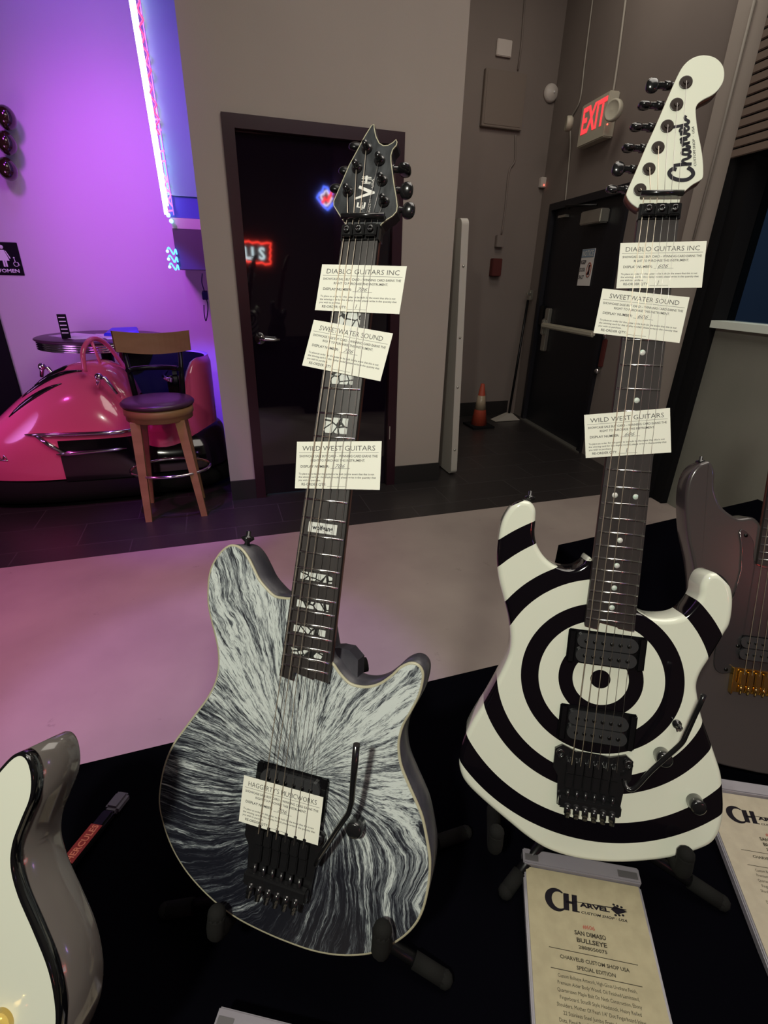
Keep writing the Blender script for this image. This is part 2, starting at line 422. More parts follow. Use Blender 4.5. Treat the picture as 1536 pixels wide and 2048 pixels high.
# right wall: slightly skewed plane
WP = Vector((3.2, 3.72, 0)); WD = Vector((0.13, 0.98, 0)).normalized(); WN = Vector((-WD.y, WD.x, 0))   # WN points into the room
RW = Matrix(((WD.x, -WN.x, 0, WP.x), (WD.y, -WN.y, 0, WP.y), (0, 0, 1, 0), (0, 0, 0, 1)))   # local x along wall (away), y out of the room, z up
def rx(px, py):
    p = on_plane(px, py, WP, WN); d = p-WP
    return d.dot(WD), p.z
def wallR(name, x0, x1, z0, z1, m, y0=0.0, y1=0.15): return struct(MB().box((x0, y0, z0), (x1, y1, z1), RW).build(name, m))
xE0, xE1 = 0.02, 1.33       # exit door opening
wr = MB()
wr.box((xE1, 0, 0), (1.62, 0.15, 4.2), RW); wr.box((xE0, 0, 2.17), (xE1, 0.15, 4.2), RW); wr.box((-0.98, 0, 0), (xE0, 0.15, 4.2), RW)
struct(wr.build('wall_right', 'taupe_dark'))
wallR('trim_1', -0.985, -0.70, 0.0, 4.2, 'taupe', -0.035, 0.0)     # pale pilaster
wallR('wall_window', -7.4, -1.16, 0.0, 1.22, 'greygreen')
wallR('wall_window_upper', -7.4, -1.16, 3.2, 4.2, 'taupe_dark')
# window_1
wf = MB()
wf.box((-1.165, -0.05, 0.0), (-0.985, 0.12, 3.2), RW); wf.box((-1.055, -0.075, 0.0), (-1.0, -0.05, 3.2), RW)
wf.box((-3.2, 0.04, 2.06), (-1.165, 0.10, 2.13), RW); wf.box((-3.26, 0.0, 1.26), (-3.2, 0.12, 3.2), RW)
win = struct(wf.build('window_1', 'black_matte'))
MB().box((-3.2, 0.06, 1.26), (-1.165, 0.066, 2.06), RW).build('window_pane', 'glass', win)
struct(MB().box((-7.4, -0.05, 1.22), (-1.165, 0.12, 1.262), RW).build('window_sill', 'sill'))
wallR('wall_window_far', -7.4, -3.26, 1.262, 3.2, 'greygreen')
# woven blind
bl = MB()
for i in range(22):
    z = 2.14+i*0.048; bl.box((-3.22, -0.100, z-0.01), (-1.025, -0.086, z+0.03), RW, 0.004)
tag(bl.build('window_blind', 'blind'), 'brown slatted blind over the dark window at the far right', 'window blind')
# outside
tag(MB().box((5.0, -9, -0.3), (30, 12, -0.2)).build('parking_lot', 'concrete_dark'), 'dark ground outside the window', 'ground')['kind'] = 'structure'
ob = MB(); ob.box((7.5, 1.5, -0.2), (8.2, 4.3, 2.4)); ob.box((12, -4, -0.2), (13, 14, 6))
struct(ob.build('wall_outside', 'night_wall'))

# door_2 : exit door
ef = MB()
ef.box((xE0, -0.03, 0), (xE0+0.055, 0.12, 2.17), RW); ef.box((xE1-0.055, -0.03, 0), (xE1, 0.12, 2.17), RW); ef.box((xE0+0.055, -0.03, 2.11), (xE1-0.055, 0.12, 2.17), RW)
d2 = struct(ef.build('door_2', 'door_blk'))
MB().box((xE0+0.057, 0.015, 0.012), (xE1-0.057, 0.055, 2.108), RW).build('door_leaf', 'door_blk', d2)
MB().box((xE0, -0.04, 0), (xE1, 0.12, 0.012), RW).build('threshold', 'steel', d2)
lk = MB(); lk.box((1.03, -0.025, 0.80), (1.11, 0.014, 1.22), RW, 0.006); lk.box((1.045, -0.06, 0.96), (1.095, -0.025, 1.12), RW, 0.012)
lk.build('lock_plate', 'steel', d2)
MB().box((1.17, -0.015, 1.05), (1.255, 0.014, 1.24), RW, 0.004).build('latch_box', 'black_satin', d2)
MB().box((0.08, -0.085, 1.035), (1.05, -0.045, 1.085), RW, 0.012).build('push_bar', 'plastic_beige', d2)
MB().box((0.30, -0.07, 1.925), (0.62, 0.014, 2.03), RW, 0.008).build('door_closer', 'steel', d2)
ca = MB(); ca.tube([RW @ Vector(p) for p in ((0.40, -0.055, 2.06), (0.66, -0.20, 2.075), (0.90, -0.04, 2.09))], 0.011)
ca.build('closer_arm', 'black_satin', d2)
MB().box((0.98, -0.03, 2.03), (1.12, 0.014, 2.05), RW).build('holder_bracket', 'steel', d2)
la = MB(); p0 = RW @ Vector((-0.02, -0.02, 0.98)); la.box((-0.05, -0.03, 0.80), (-0.01, -0.0, 1.03), RW, 0.006)
ltb = la.build('door_alarm_box', 'redbox', d2)
lc = MB(); lc.sphere(RW @ Vector((-0.02, -0.03, 0.765)), 0.024); lc.tube([RW @ Vector((-0.03, -0.02, 1.03)), RW @ Vector((-0.03, -0.03, 1.09))], 0.014)
lc.build('door_knob', 'chrome', d2)

# notice sign on the exit door
x, z = rx(1170, 535)
nm = RW @ Matrix.Translation((x, 0.012, z))
ns = empty('door_sign', nm, 'white and blue notice sign asking to keep door shut on the black exit door', 'sign')
def lbox(lo, hi, m, name, par, bev=0): return MB().box(lo, hi, None, bev).build(name, m, par)
lbox((-0.105, -0.003, -0.15), (0.105, 0.001, 0.15), 'paper', 'sign_panel', ns)
lbox((-0.103, -0.0045, 0.082), (0.103, -0.003, 0.148), 'signblue', 'header_band', ns)
tx = MB(); text(tx, 'NOTICE', (0, -0.006, 0.093), (-1, 0, 0), (0, 0, 1), 0.185, 0.046, bold=0.02); tx.build('header_lettering', 'white_ink', ns)
for i, s in enumerate(('KEEP', 'DOOR', 'SHUT')):
    tx = MB(); text(tx, s, (0.098, -0.004, 0.030-i*0.062), (-1, 0, 0), (0, 0, 1), 0.088, 0.032, 'L', bold=0.03); tx.build('sign_lettering', 'logo_ink', ns)
tx = MB(); tx.tube([(-0.055+0.036*math.cos(a), -0.004, -0.02+0.058*math.sin(a)) for a in [2*PI*i/24 for i in range(24)]], 0.0035, 6, closed=True)
tx.tube([(-0.08, -0.005, 0.022), (-0.03, -0.005, -0.062)], 0.0035, 6); tx.build('prohibition_circle', 'red_ink', ns)
tx = MB(); tx.prism([(-0.07, 0.02), (-0.045, 0.02), (-0.04, -0.06), (-0.068, -0.06)], 0.003, 0.0045, Matrix.Rotation(PI/2, 4, 'X')); tx.build('pictogram', 'logo_ink', ns)

# exit sign
def wallpt(px, py, off):   # local coords on right wall at offset
    p = on_plane(px, py, WP+WN*off, WN); d = p-WP; return d.dot(WD), p.z
cs = [wallpt(*q, 0.09) for q in ((1166, 207), (1208, 192), (1205, 277), (1153, 294))]
ex0 = max(cs[0][0], cs[3][0]); ex1 = min(cs[1][0], cs[2][0]); ez1 = (cs[0][1]+cs[1][1])/2; ez0 = (cs[2][1]+cs[3][1])/2
ex0 = cs[0][0]; exc = (ex0+ex1)/2; ezc = (ez0+ez1)/2; hw = abs(ex0-ex1)/2; hh = (ez1-ez0)/2
es = empty('exit_sign', RW @ Matrix.Translation((exc, 0, ezc)), 'lit red EXIT sign with two round emergency lamps above the exit door', 'exit sign')
lbox((-hw, -0.09, -hh), (hw, -0.001, hh), 'plastic_beige', 'housing', es, 0.008)
tx = MB(); text(tx, 'EXIT', (-hw*0.05, -0.0925, -hh*0.40), (-1, 0, 0), (0, 0, 1), hw*1.72, hh*1.25, bold=0.02); tx.build('lettering', 'exit_red', es)
for sx, q, rr in ((1, (1143, 247), 0.058), (-1, (1231, 222), 0.072)):
    px_, pz_ = wallpt(*q, 0.09); c = Vector((px_-exc, -0.08, pz_-ezc))
    mb = MB(); mb.lathe([(rr*0.75, 0), (rr, 0.02), (rr, 0.05), (rr*0.86, 0.06), (rr*0.80, 0.055), (0, 0.062)], Matrix.Translation(c) @ Matrix.Rotation(PI/2, 4, 'X') @ Matrix.Rotation(sx*0.35, 4, 'Y'))
    mb.build('lamp_head', 'plastic_beige', es)
px_, pz_ = wallpt(1221, 249, 0.06)
MB().sphere((px_-exc, -0.088, pz_-ezc), 0.006).build('indicator_light', 'led', es)
# cables on right wall
def cable_on_wall(name, pts, r, label, m='plastic_beige', off=0.01, cat='cable'):
    P = [on_plane(a, b, WP+WN*off, WN) for a, b in pts]
    return tag(MB().tube(cr_open(P), r, 6).build(name, m), label, cat)
MT['cable_grey'] = mat('painted_conduit', (0.36, 0.33, 0.29), 0.6)
cable_on_wall('conduit', ((1252, -5), (1236, 120), (1226, 187)), 0.009, 'thin conduit running up the wall from the exit sign', 'cable_grey')
cable_on_wall('cable', ((1186, -5), (1170, 120), (1160, 200), (1142, 240), (1140, 300), (1130, 410)), 0.006, 'thin cable looping down the wall left of the exit sign', 'cable_grey')
P = [RW @ Vector((rx(a, b_)[0], -0.045, rx(a, b_)[1])) for a, b_ in ((1524, 0), (1462, 240), (1399, 479))]
tag(MB().tube(P, 0.008, 6).build('conduit', 'cable_grey'), 'long pale conduit down the pilaster right of the white guitar headstock', 'cable')

# back wall items
def by(px, py, y=5.3): return on_y(px, py, y)
p = by(1006, 98); tag(MB().box((p.x-0.075, 5.27, p.z-0.06), (p.x+0.075, 5.299, p.z+0.06), None, 0.005).build('junction_box', 'plastic_white'), 'blank off-white junction plate high on the corridor wall', 'wall plate')
MT['panel_paint'] = mat('painted_panel', (0.205, 0.165, 0.14), 0.7)
a_ = by(972, 140); b__ = by(1034, 262)
pe = empty('electrical_panel', Vector(((a_.x+b__.x)/2, 5.3, (a_.z+b__.z)/2)), 'painted electrical panel cabinet on the corridor wall under the junction plate', 'electrical panel')
hw_, hh_ = 0.215, 0.215
lbox((-hw_, -0.045, -hh_), (hw_, -0.001, hh_), 'panel_paint', 'cabinet', pe, 0.004)
lbox((-hw_+0.02, -0.049, -hh_+0.02), (hw_-0.02, -0.0455, hh_-0.02), 'panel_paint', 'panel_door', pe, 0.003)
p = by(1100, 187); st = empty('fire_strobe', Vector((p.x, 5.3, p.z)), 'round white alarm strobe on the corridor wall beside the corner', 'alarm')
MB().lathe([(0.075, 0), (0.075, 0.02), (0.06, 0.045), (0.0, 0.055)], Matrix.Rotation(PI/2, 4, 'X')).build('housing', 'plastic_white', st)
MB().sphere((0.01, -0.055, 0.0), 0.01).build('indicator_light', 'paper', st)
p = on_plane(1083, 366, (0, 5.3, 0), (0, 1, 0)); mb = empty('motion_sensor', Vector((p.x, 5.3, p.z)), 'tiny white sensor box with a red light low on the corridor corner', 'sensor')
lbox((-0.035, -0.05, -0.045), (0.035, -0.001, 0.045), 'plastic_white', 'housing', mb, 0.006)
MB().sphere((0, -0.051, -0.025), 0.007).build('indicator_light', 'led', mb)
p = by(996, 483); tag(MB().box((p.x-0.04, 5.25, p.z-0.055), (p.x+0.04, 5.299, p.z+0.055), None, 0.004).build('switch_box', 'taupe_dark'), 'painted switch box on the corridor wall above the red box', 'switch box')
p = by(988, 535); tag(MB().box((p.x-0.055, 5.23, p.z-0.085), (p.x+0.055, 5.299, p.z+0.085), None, 0.006).build('fire_alarm_box', 'redbox'), 'dark red box on the corridor wall below the switch box', 'alarm box')
P = [on_y(a, b_, 5.288) for a, b_ in ((1050, -5), (1043, 90), (1036, 140))]
tag(MB().tube(P, 0.008, 6).build('conduit', 'taupe_dark'), 'thin painted conduit above the electrical panel', 'cable')
P = [on_y(a, b_, 5.288) for a, b_ in ((1031, 270), (1030, 320), (1018, 345), (1010, 420), (1003, 468))]
tag(MB().tube(cr_open(P), 0.008, 6).build('conduit', 'taupe_dark'), 'thin painted conduit running from the electrical panel down to the switch box', 'cable')
# hasp and vertical pipe by the corner
P = [on_y(a, b_, 5.2) for a, b_ in ((1112, 290), (1095, 400), (1075, 560))]
tag(MB().tube(cr_open(P), 0.009, 6).build('cable', 'cable_grey'), 'pale cable running down the corridor corner to the steel bracket', 'cable')
p = on_y(1060, 590, 5.18)
hk = empty('wall_bracket', p, 'small steel clip bracket on the corridor corner holding a broom handle', 'bracket')
lbox((-0.015, -0.03, -0.05), (0.02, 0.02, 0.05), 'steel', 'back_plate', hk, 0.004)
lbox((-0.06, -0.04, 0.0), (-0.01, -0.01, 0.02), 'steel', 'clip', hk, 0.003)
# broom
q1 = on_y(1056, 600, 5.15); q0 = on_z(1018, 835, 0.12)
q0 = Vector((q0.x, min(q0.y, 5.1), 0.1)); q0 = on_y(1018, 826, 5.02)
br = empty('broom', Vector((q0.x, q0.y, 0)), 'grey push broom with a dark handle leaning in the corridor corner', 'broom')
off = -Vector((q0.x, q0.y, 0))
MB().tube([q0+off, q1+off], 0.014, 8).build('handle', 'black_satin', br)
hd = MB(); zt = q0.z
hd.add([Vector(v) for v in ((-0.03, -0.03, zt), (0.03, -0.03, zt), (0.03, 0.03, zt), (-0.03, 0.03, zt), (-0.2, -0.06, 0.005), (0.12, -0.06, 0.005), (0.12, 0.06, 0.005), (-0.2, 0.06, 0.005))],
       [(0, 1, 2, 3), (0, 4, 5, 1), (1, 5, 6, 2), (2, 6, 7, 3), (3, 7, 4, 0), (7, 6, 5, 4)])
hd.build('brush_head', 'cable_grey', br)
# cone
c0 = on_z(957, 852, 0.0)
cn = empty('traffic_cone', c0, 'orange traffic cone with a silver reflective band in the corridor', 'cone')
lbox((-0.13, -0.13, 0), (0.13, 0.13, 0.022), 'black_matte', 'base', cn, 0.004)
H_ = 0.46
prof = lambda z: 0.092*(1-z/H_)+0.020*(z/H_)
MB().lathe([(prof(0.02), 0.02), (prof(0.2), 0.2), (prof(H_), H_), (prof(H_)-0.006, H_+0.004), (0, H_+0.004)], None, 24).build('cone_body', 'orange', cn)
MB().lathe([(prof(0.19)+0.001, 0.19), (prof(0.34)+0.001, 0.34)], None, 24).build('reflective_band', 'reflective', cn)
# folded table leaning upright by the wall end
ft = empty('folding_table', Matrix.Translation((1.758, 3.9, 0.0)) @ Matrix.Rotation(math.radians(-2.2), 4, 'Y'), 'pale grey folded banquet table standing on end beside the wall corner', 'folding table')
poly = []
for cx_, cz_, a0 in ((0.36, 0.05, -90), (0.36, 1.80, 0), (-0.36, 1.80, 90), (-0.36, 0.05, 180)):
    for k in range(7): a = math.radians(a0+k*15); poly.append((cx_+0.04*math.cos(a), cz_+0.04*math.sin(a)+0.0))
mm = Matrix(((0, 0, 1, 0), (1, 0, 0, 0), (0, 1, 0, 0), (0, 0, 0, 1)))
tb = MB(); tb.prism(ccw(poly), -0.025, 0.028, mm); tb.build('table_top', 'tablegrey', ft)
for z in (0.22, 0.72, 1.08, 1.55):
    MB().lathe([(0.009, 0), (0.009, 0.003), (0, 0.006)], Matrix.Translation((0.0, -0.4, z)) @ Matrix.Rotation(PI/2, 4, 'X'), 12).build('screw', 'steel', ft)

# ---------------------------------------------------------------- purple area
# women restroom sign
wp = on_y(18, 518, 5.05)
ws = empty('restroom_sign', Vector((wp.x-0.03, 5.05, wp.z)), "black women's restroom sign with white pictogram on the purple wall", 'sign')
lbox((-0.11, -0.008, -0.115), (0.11, -0.001, 0.115), 'black_matte', 'sign_panel', ws, 0.002)
tx = MB(); text(tx, 'WOMEN', (0.0, -0.0095, -0.095), (1, 0, 0), (0, 0, 1), 0.165, 0.026, bold=0.02); tx.build('sign_lettering', 'white_ink', ws)
R90 = Matrix.Rotation(PI/2, 4, 'X')
tx = MB(); tx.lathe([(0, 0.0092), (0.014, 0.0092), (0.014, 0.0096), (0, 0.0096)], R90 @ Matrix.Translation((0.0, 0.082, 0)), 18)
tx.prism([(-0.012, 0.062), (0.012, 0.062), (0.026, 0.02), (0.034, -0.012), (-0.034, -0.012), (-0.026, 0.02)], 0.0092, 0.0096, R90)
tx.prism([(-0.014, -0.012), (-0.002, -0.012), (-0.002, -0.055), (-0.014, -0.055)], 0.0092, 0.0096, R90)
tx.prism([(0.002, -0.012), (0.014, -0.012), (0.014, -0.055), (0.002, -0.055)], 0.0092, 0.0096, R90)
tx.prism([(0.016, 0.06), (0.024, 0.055), (0.046, 0.005), (0.038, 0.002)], 0.0092, 0.0096, R90)
tx.prism([(-0.016, 0.06), (-0.024, 0.055), (-0.046, 0.005), (-0.038, 0.002)], 0.0092, 0.0096, R90)
tx.tube([(0.072+0.016*math.cos(a), -0.0095, -0.035+0.016*math.sin(a)) for a in [math.radians(t) for t in range(100, 420, 20)]], 0.0025, 6)
tx.tube([(0.068, -0.0095, 0.0), (0.07, -0.0095, -0.022), (0.086, -0.0095, -0.022), (0.094, -0.0095, -0.045)], 0.0028, 6)
tx.lathe([(0, 0.0092), (0.006, 0.0092), (0.006, 0.0096), (0, 0.0096)], R90 @ Matrix.Translation((0.067, 0.009, 0)), 12)
tx.build('pictogram', 'white_ink', ws)
# three dark globes
MT['globe'] = mat('dark_bronze_glass', (0.035, 0.02, 0.008), 0.12, metal=0.3, coat=0.8)
for (a, b_, lab) in ((10, 234, 'topmost'), (11, 285, 'middle'), (13, 337, 'lowest')):
    c = on_y(a, b_, 4.93)
    g = empty('wall_globe', Vector((c.x, 5.05, c.z)), lab+' of three dark round globes in a column on the purple wall', 'wall ornament', 'dark globes on the purple wall')
    MB().sphere((0, -0.10, 0), (0.062, 0.075, 0.074)).build('globe', 'globe', g)
    MB().lathe([(0.03, 0), (0.03, 0.01), (0.015, 0.04)], R90).build('mount', 'black_satin', g)
# left doorway (women)
struct(MB().box((-2.7, 5.0, 0.0), (-1.62, 5.049, 2.1)).build('door_3', 'black_matte'))
# neon sign case
nb = [on_y(a, b_, 4.3) for a, b_ in ((352, 538), (262, 0))]
xl = nb[0].x; zb = nb[0].z
sc = empty('neon_sign_case', Vector((xl, 4.3, zb)), 'tall grey-blue sign case hung on the wall with a white neon edge', 'sign')
cw = 0.215
lbox((0.012, 0.0, 0.0), (cw+0.03, 0.7, 0.256), 'case_shade', 'lower_case', sc)  # shadow patch low on the case, put into the dark grey colour
lbox((0.012, 0.0, 0.258), (cw+0.03, 0.7, 0.324), 'plastic_white', 'pale_band', sc)
lbox((0.012, 0.01, 0.326), (cw+0.03, 0.7, 0.455), 'case_blue', 'blue_band', sc)
sc.children[-1]['label'] = 'blue band'
lbox((0.012, 0.0, 0.457), (cw+0.03, 0.7, 2.65), 'sage_wall', 'upper_case', sc)
nz_ = []
MT['clear'] = glass('clear_panel', (0.8, 0.8, 0.9), 0.05, 0.5)
z0n, z1n = 0.34, 2.62
MB().tube([(-0.012-0.06*t, -0.02, z0n+(z1n-z0n)*t) for t in (0, .25, .5, .75, 1)], 0.0135, 10).build('white_neon_tube', 'neon_white', sc)
MB().tube([(0.004-0.06*t, -0.035, z0n+0.05+(z1n-z0n)*t) for t in (0, .25, .5, .75, 1)], 0.008, 10).build('cyan_neon_tube', 'neon_white', sc)
pts = []
for i in range(160):
    t = i/159; z = z0n+0.02+(z1n-z0n)*t
    pts.append((0.022-0.06*t+0.011*math.sin(i*1.1)+0.006*math.sin(i*0.37), -0.03+0.01*math.cos(i*0.9), z))
g1 = MB(); g1.tube(pts[30:78], 0.0055, 6); g1.tube(pts[84:150], 0.007, 6); g1.build('red_neon_script', 'neon_red', sc)
g1 = MB()
for i in range(7):
    z = z0n+0.02+i*0.085+0.03*(i % 2); g1.tube([(-0.005, -0.025, z), (0.03, -0.028, z+0.004)], 0.005, 6)
g1.tube(pts[2:16], 0.004, 6)
g1.build('pink_neon_bars', 'neon_pink', sc)
g1 = MB(); g1.tube([(0.035-0.06*t, 0.0, z0n+(z1n-z0n)*t) for t in (0, 1)], 0.004, 6); g1.build('violet_edge_tube', neon('violet_neon', (0.35, 0.12, 1.0), 1.5), sc)
lb = MB()
for k in range(2): lb.sphere((-0.0+0.014*k, -0.03, 0.335-0.035*k), 0.014)
lb.build('bulb_ends', 'neon_cyan', sc)
# small blue neon
c = on_y(345, 518, 4.28)
bn = empty('blue_neon_sign', c, 'small coiled blue neon sign hanging beneath the tall sign case', 'neon sign')
g1 = MB()
for k in range(3):
    z = 0.05-k*0.05
    g1.tube(cr_open([(-0.03, 0, z), (-0.015, -0.012, z+0.022), (0.0, 0, z), (0.012, 0.01, z-0.02), (0.028, 0, z+0.012), (0.034, 0, z-0.02)]), 0.005, 6)
g1.build('blue_tube', 'neon_blue', bn)
g1 = MB()
for k in range(3): g1.sphere((-0.026, -0.008, 0.048-k*0.05), 0.010)
g1.build('bulb_ends', 'neon_cyan', bn)
# plug and cord on the wall end
c = on_y(410, 592, 4.2)
pg = empty('wall_plug', c, 'black plug adapter with a hanging cord at the edge of the purple wall', 'plug')
lbox((-0.02, -0.02, -0.025), (0.02, 0.5, 0.025), 'black_matte', 'adapter', pg, 0.003)
MB().tube(cr_open([(0, -0.01, 0.15), (-0.01, -0.01, 0.09), (0.0, -0.01, 0.03), (0.012, -0.01, -0.06), (0.0, -0.01, -0.13), (-0.015, -0.01, -0.17), (-0.02, -0.01, -0.12), (-0.015, -0.01, -0.06)]), 0.004, 6).build('cord', 'black_matte', pg)

# high round table
tc_ = Vector((-0.81, 4.55, 0)); TZ = 1.011
rt = empty('bar_table', tc_, 'round black bar table with a ribbed chrome edge behind the pink car', 'table')
R_ = 0.455
MB().lathe([(0, TZ-0.012), (R_, TZ-0.012), (R_+0.008, TZ-0.006), (R_+0.006, TZ), (R_-0.01, TZ+0.006), (0, TZ+0.006)], None, 56).build('table_top', 'vinyl', rt)
pr = [(R_-0.03, TZ-0.075)]
for k in range(4):
    z = TZ-0.072+k*0.015; pr += [(R_-0.012, z), (R_-0.002, z+0.004), (R_-0.002, z+0.010), (R_-0.012, z+0.014)]
pr.append((R_-0.03, TZ-0.012)); MB().lathe(pr, None, 56).build('chrome_edge', 'chrome', rt)
MB().lathe([(0.045, 0.02), (0.045, TZ-0.07)], None, 20).build('pedestal', 'black_satin', rt)
MB().lathe([(0.15, 0.0), (0.145, 0.012), (0.05, 0.03), (0.045, 0.04)], None, 32).build('foot', 'black_satin', rt)
# stuff on table
zt = TZ+0.0065
def onT(px, py): return on_z(px, py, zt)
c = onT(133, 677)
ms = empty('menu_stand', c, 'narrow black table menu card standing upright on the round bar table', 'menu')
lbox((-0.028, -0.005, 0), (0.03, 0.005, 0.165), 'black_matte', 'card_panel', ms, 0.001)
tx = MB()
for i, s in enumerate(('SPECIALS', 'DRAFT', 'BOTTLES', 'WINE', 'BAR', 'TEXT')[:5]):
    tx.box((-0.02, -0.0062, 0.14-i*0.026), (0.022, -0.0052, 0.146-i*0.026))
tx.build('printed_lines', 'white_ink', ms)
def sheet(pts, z, name, m, label, cat, th=0.0015):
    P = [on_z(a, b_, z) for a, b_ in pts]
    o = MB(); cen = sum(P, Vector())/len(P); o.prism(ccw([(p.x-cen.x, p.y-cen.y) for p in P]), 0, th)
    return tag(o.build(name, m, None, Matrix.Translation((cen.x, cen.y, z))), label, cat)
sheet(((96, 672), (150, 666), (215, 671), (222, 676), (150, 679)), zt, 'paper_sheet', 'paper', 'pink-lit paper sheet on the bar table next to the upright menu card', 'paper')
sheet(((190, 668), (292, 668), (285, 676), (215, 679)), zt+0.002, 'paper_sheet', 'paper', 'paper sheet under the blue folder on the round bar table', 'paper')
P = [on_z(a, b_, zt+0.004) for a, b_ in ((208, 672), (222, 661), (276, 659), (279, 669), (255, 674))]
cen = sum(P, Vector())/5
o = MB(); pol = ccw([(p.x-cen.x, p.y-cen.y) for p in P]); rings_body(o, [(pol, 0), (pol, 0.012), (inset(pol, 0.012), 0.022)], smooth=False)
tag(o.build('folder', 'bluecloth', None, Matrix.Translation((cen.x, cen.y, zt+0.004))), 'bright blue folded pouch lying on the round bar table', 'folder')

# bar stool
so = Vector((-0.375, 3.39, 0))
bs = empty('bar_stool', so, 'wooden bar stool with round plum seat in front of the pink car', 'stool')
MB().lathe([(0, 0.715), (0.195, 0.715), (0.212, 0.725), (0.215, 0.738), (0.20, 0.752), (0.14, 0.760), (0, 0.763)], None, 40).build('seat', 'vinyl', bs)
MB().lathe([(0.0, 0.635), (0.185, 0.635), (0.195, 0.64), (0.195, 0.668), (0.203, 0.672), (0.203, 0.710), (0.195, 0.715), (0, 0.715)], None, 40).build('seat_ring', 'woodtan', bs)
legs = [((-0.13, -0.12), (-0.155, -0.15)), ((0.12, -0.12), (0.185, -0.15)), ((-0.12, 0.10), (-0.17, 0.17)), ((0.12, 0.10), (0.17, 0.17))]
for (a, b_) in legs:
    mb = MB(); t0 = Vector((a[0], a[1], 0.645)); t1 = Vector((b_[0], b_[1], 0.0)); vs = []
    for q, s in ((t0, 0.028), (t1, 0.019)):
        vs += [q+Vector((x_*s, y_*s, 0)) for x_, y_ in ((-1, -1), (1, -1), (1, 1), (-1, 1))]
    mb.add(vs, [(3, 2, 1, 0), (4, 5, 6, 7), (0, 1, 5, 4), (1, 2, 6, 5), (2, 3, 7, 6), (3, 0, 4, 7)]); mb.build('leg', 'woodtan', bs)
MB().tube([(0.015+0.245*math.cos(a), 0.185*math.sin(a), 0.30) for a in [2*PI*i/40 for i in range(40)]], 0.009, 8, closed=True).build('foot_ring', 'chrome', bs)
bk = MB(); n = 14; vs = []
for i in range(n+1):
    a = math.radians(58+64*i/n); zr = 0.012*math.sin(PI*i/n)
    zr *= 2.2
    for r, z in ((0.395, 1.02-zr), (0.415, 1.02-zr), (0.42, 1.140-zr*0.8), (0.40, 1.140-zr*0.8)):
        vs.append(Vector((0.01+r*math.cos(a), -0.20+r*math.sin(a), z)))
fs = [(i*4+k, (i+1)*4+k, (i+1)*4+(k+1) % 4, i*4+(k+1) % 4) for i in range(n) for k in range(4)] + [(0, 1, 2, 3), (n*4+3, n*4+2, n*4+1, n*4)]
bk.add(vs, fs, False); bk.build('backrest', 'woodtan', bs)
for s in (-1, 1):
    MB().tube([(s*0.135, 0.14, 0.66), (s*0.15, 0.16, 0.85), (s*0.165, 0.185, 1.05)], [0.019, 0.017, 0.014], 8).build('back_post', 'black_satin', bs)
MB().tube([(0.16*math.cos(a), 0.04+0.14*math.sin(a), 0.915) for a in [math.radians(t) for t in range(20, 161, 14)]], 0.016, 8).build('back_rail', 'black_satin', bs)

# bumper car
bc = empty('bumper_car', Vector((-0.8, 3.985, 0)), 'glossy pink vintage bumper car with chrome trim against the purple wall', 'bumper car')
def loft(mb, secs, n=24, ex=2.4, zb=0.2):
    vs = []
    for (x, a, t) in secs:
        for k in range(n+1):
            th = -PI/2+PI*k/n; s_, c_ = math.sin(th), math.cos(th)
            vs.append(Vector((x, a*math.copysign(abs(s_)**(2/ex), s_), zb+(t-zb)*abs(c_)**(2/ex))))
    m_ = n+1
    fs = [(i*m_+k, (i+1)*m_+k, (i+1)*m_+k+1, i*m_+k+1) for i in range(len(secs)-1) for k in range(n)]
    mb.add(vs, fs, True); return vs
def interp(keys, steps=5):
    P = [Vector(k) for k in keys]; return [tuple(v) for v in cr_open(P, steps)]
body = MB()
K = [(-0.84, 0.02, 0.28), (-0.82, 0.12, 0.36), (-0.74, 0.23, 0.47), (-0.62, 0.30, 0.575), (-0.41, 0.355, 0.74), (-0.2, 0.37, 0.855), (-0.02, 0.375, 0.875), (0.11, 0.375, 0.81), (0.19, 0.375, 0.69), (0.26, 0.375, 0.54), (0.42, 0.375, 0.50), (0.6, 0.36, 0.50), (0.72, 0.31, 0.48), (0.79, 0.2, 0.42), (0.80, 0.04, 0.32)]
hood = interp(K); loft(body, hood)
for j, f in enumerate(body.f):
    if sum(body.v[i][0] for i in f)/len(f) > 0.27: body.mi[j] = 1
body.build('body_shell', ['pink', 'black_gloss'], bc)
# ridge scoop on hood
rg_ = MB(); loft(rg_, interp([(-0.2, 0.05, 0.84), (-0.16, 0.12, 0.885), (-0.02, 0.2, 0.915), (0.1, 0.24, 0.90), (0.2, 0.25, 0.80), (0.24, 0.22, 0.66)]), 16, 2.6, 0.6); rg_.build('cowl', 'pink', bc)
# seat tub
tub = MB(); vs = []; n = 36
for i in range(n+1):
    ph = math.radians(-120+250*i/n); c_, s_ = math.cos(ph), math.sin(ph)
    q_ = 1.0 if s_ > 0 else max(0, min(1, (c_-0.20)/0.60)); zt_ = 0.52+0.42*q_*q_*(3-2*q_)
    for r, z in ((0.985, 0.3), (1.0, zt_-0.05), (0.96, zt_), (0.90, zt_-0.01), (0.86, 0.4)):
        vs.append(Vector((0.37+0.39*r*c_, 0.34*r*s_, z)))
fs = [(i*5+k, (i+1)*5+k, (i+1)*5+k+1, i*5+k+1) for i in range(n) for k in range(4)]
tub.add(vs, fs, True)
for j, f in enumerate(tub.f):
    if j % 4 >= 3: tub.mi[j] = 1
    if j % 4 == 2: tub.mi[j] = 2
tub.build('seat_tub', ['pink', 'black_matte', mat('pale_lilac_trim', (0.75, 0.5, 0.8), 0.3)], bc)
MB().box((0.22, -0.28, 0.3), (0.60, 0.28, 0.56), None, 0.05).box((0.46, -0.21, 0.4), (0.57, 0.21, 0.86), None, 0.04).build('seat', 'black_gloss', bc)
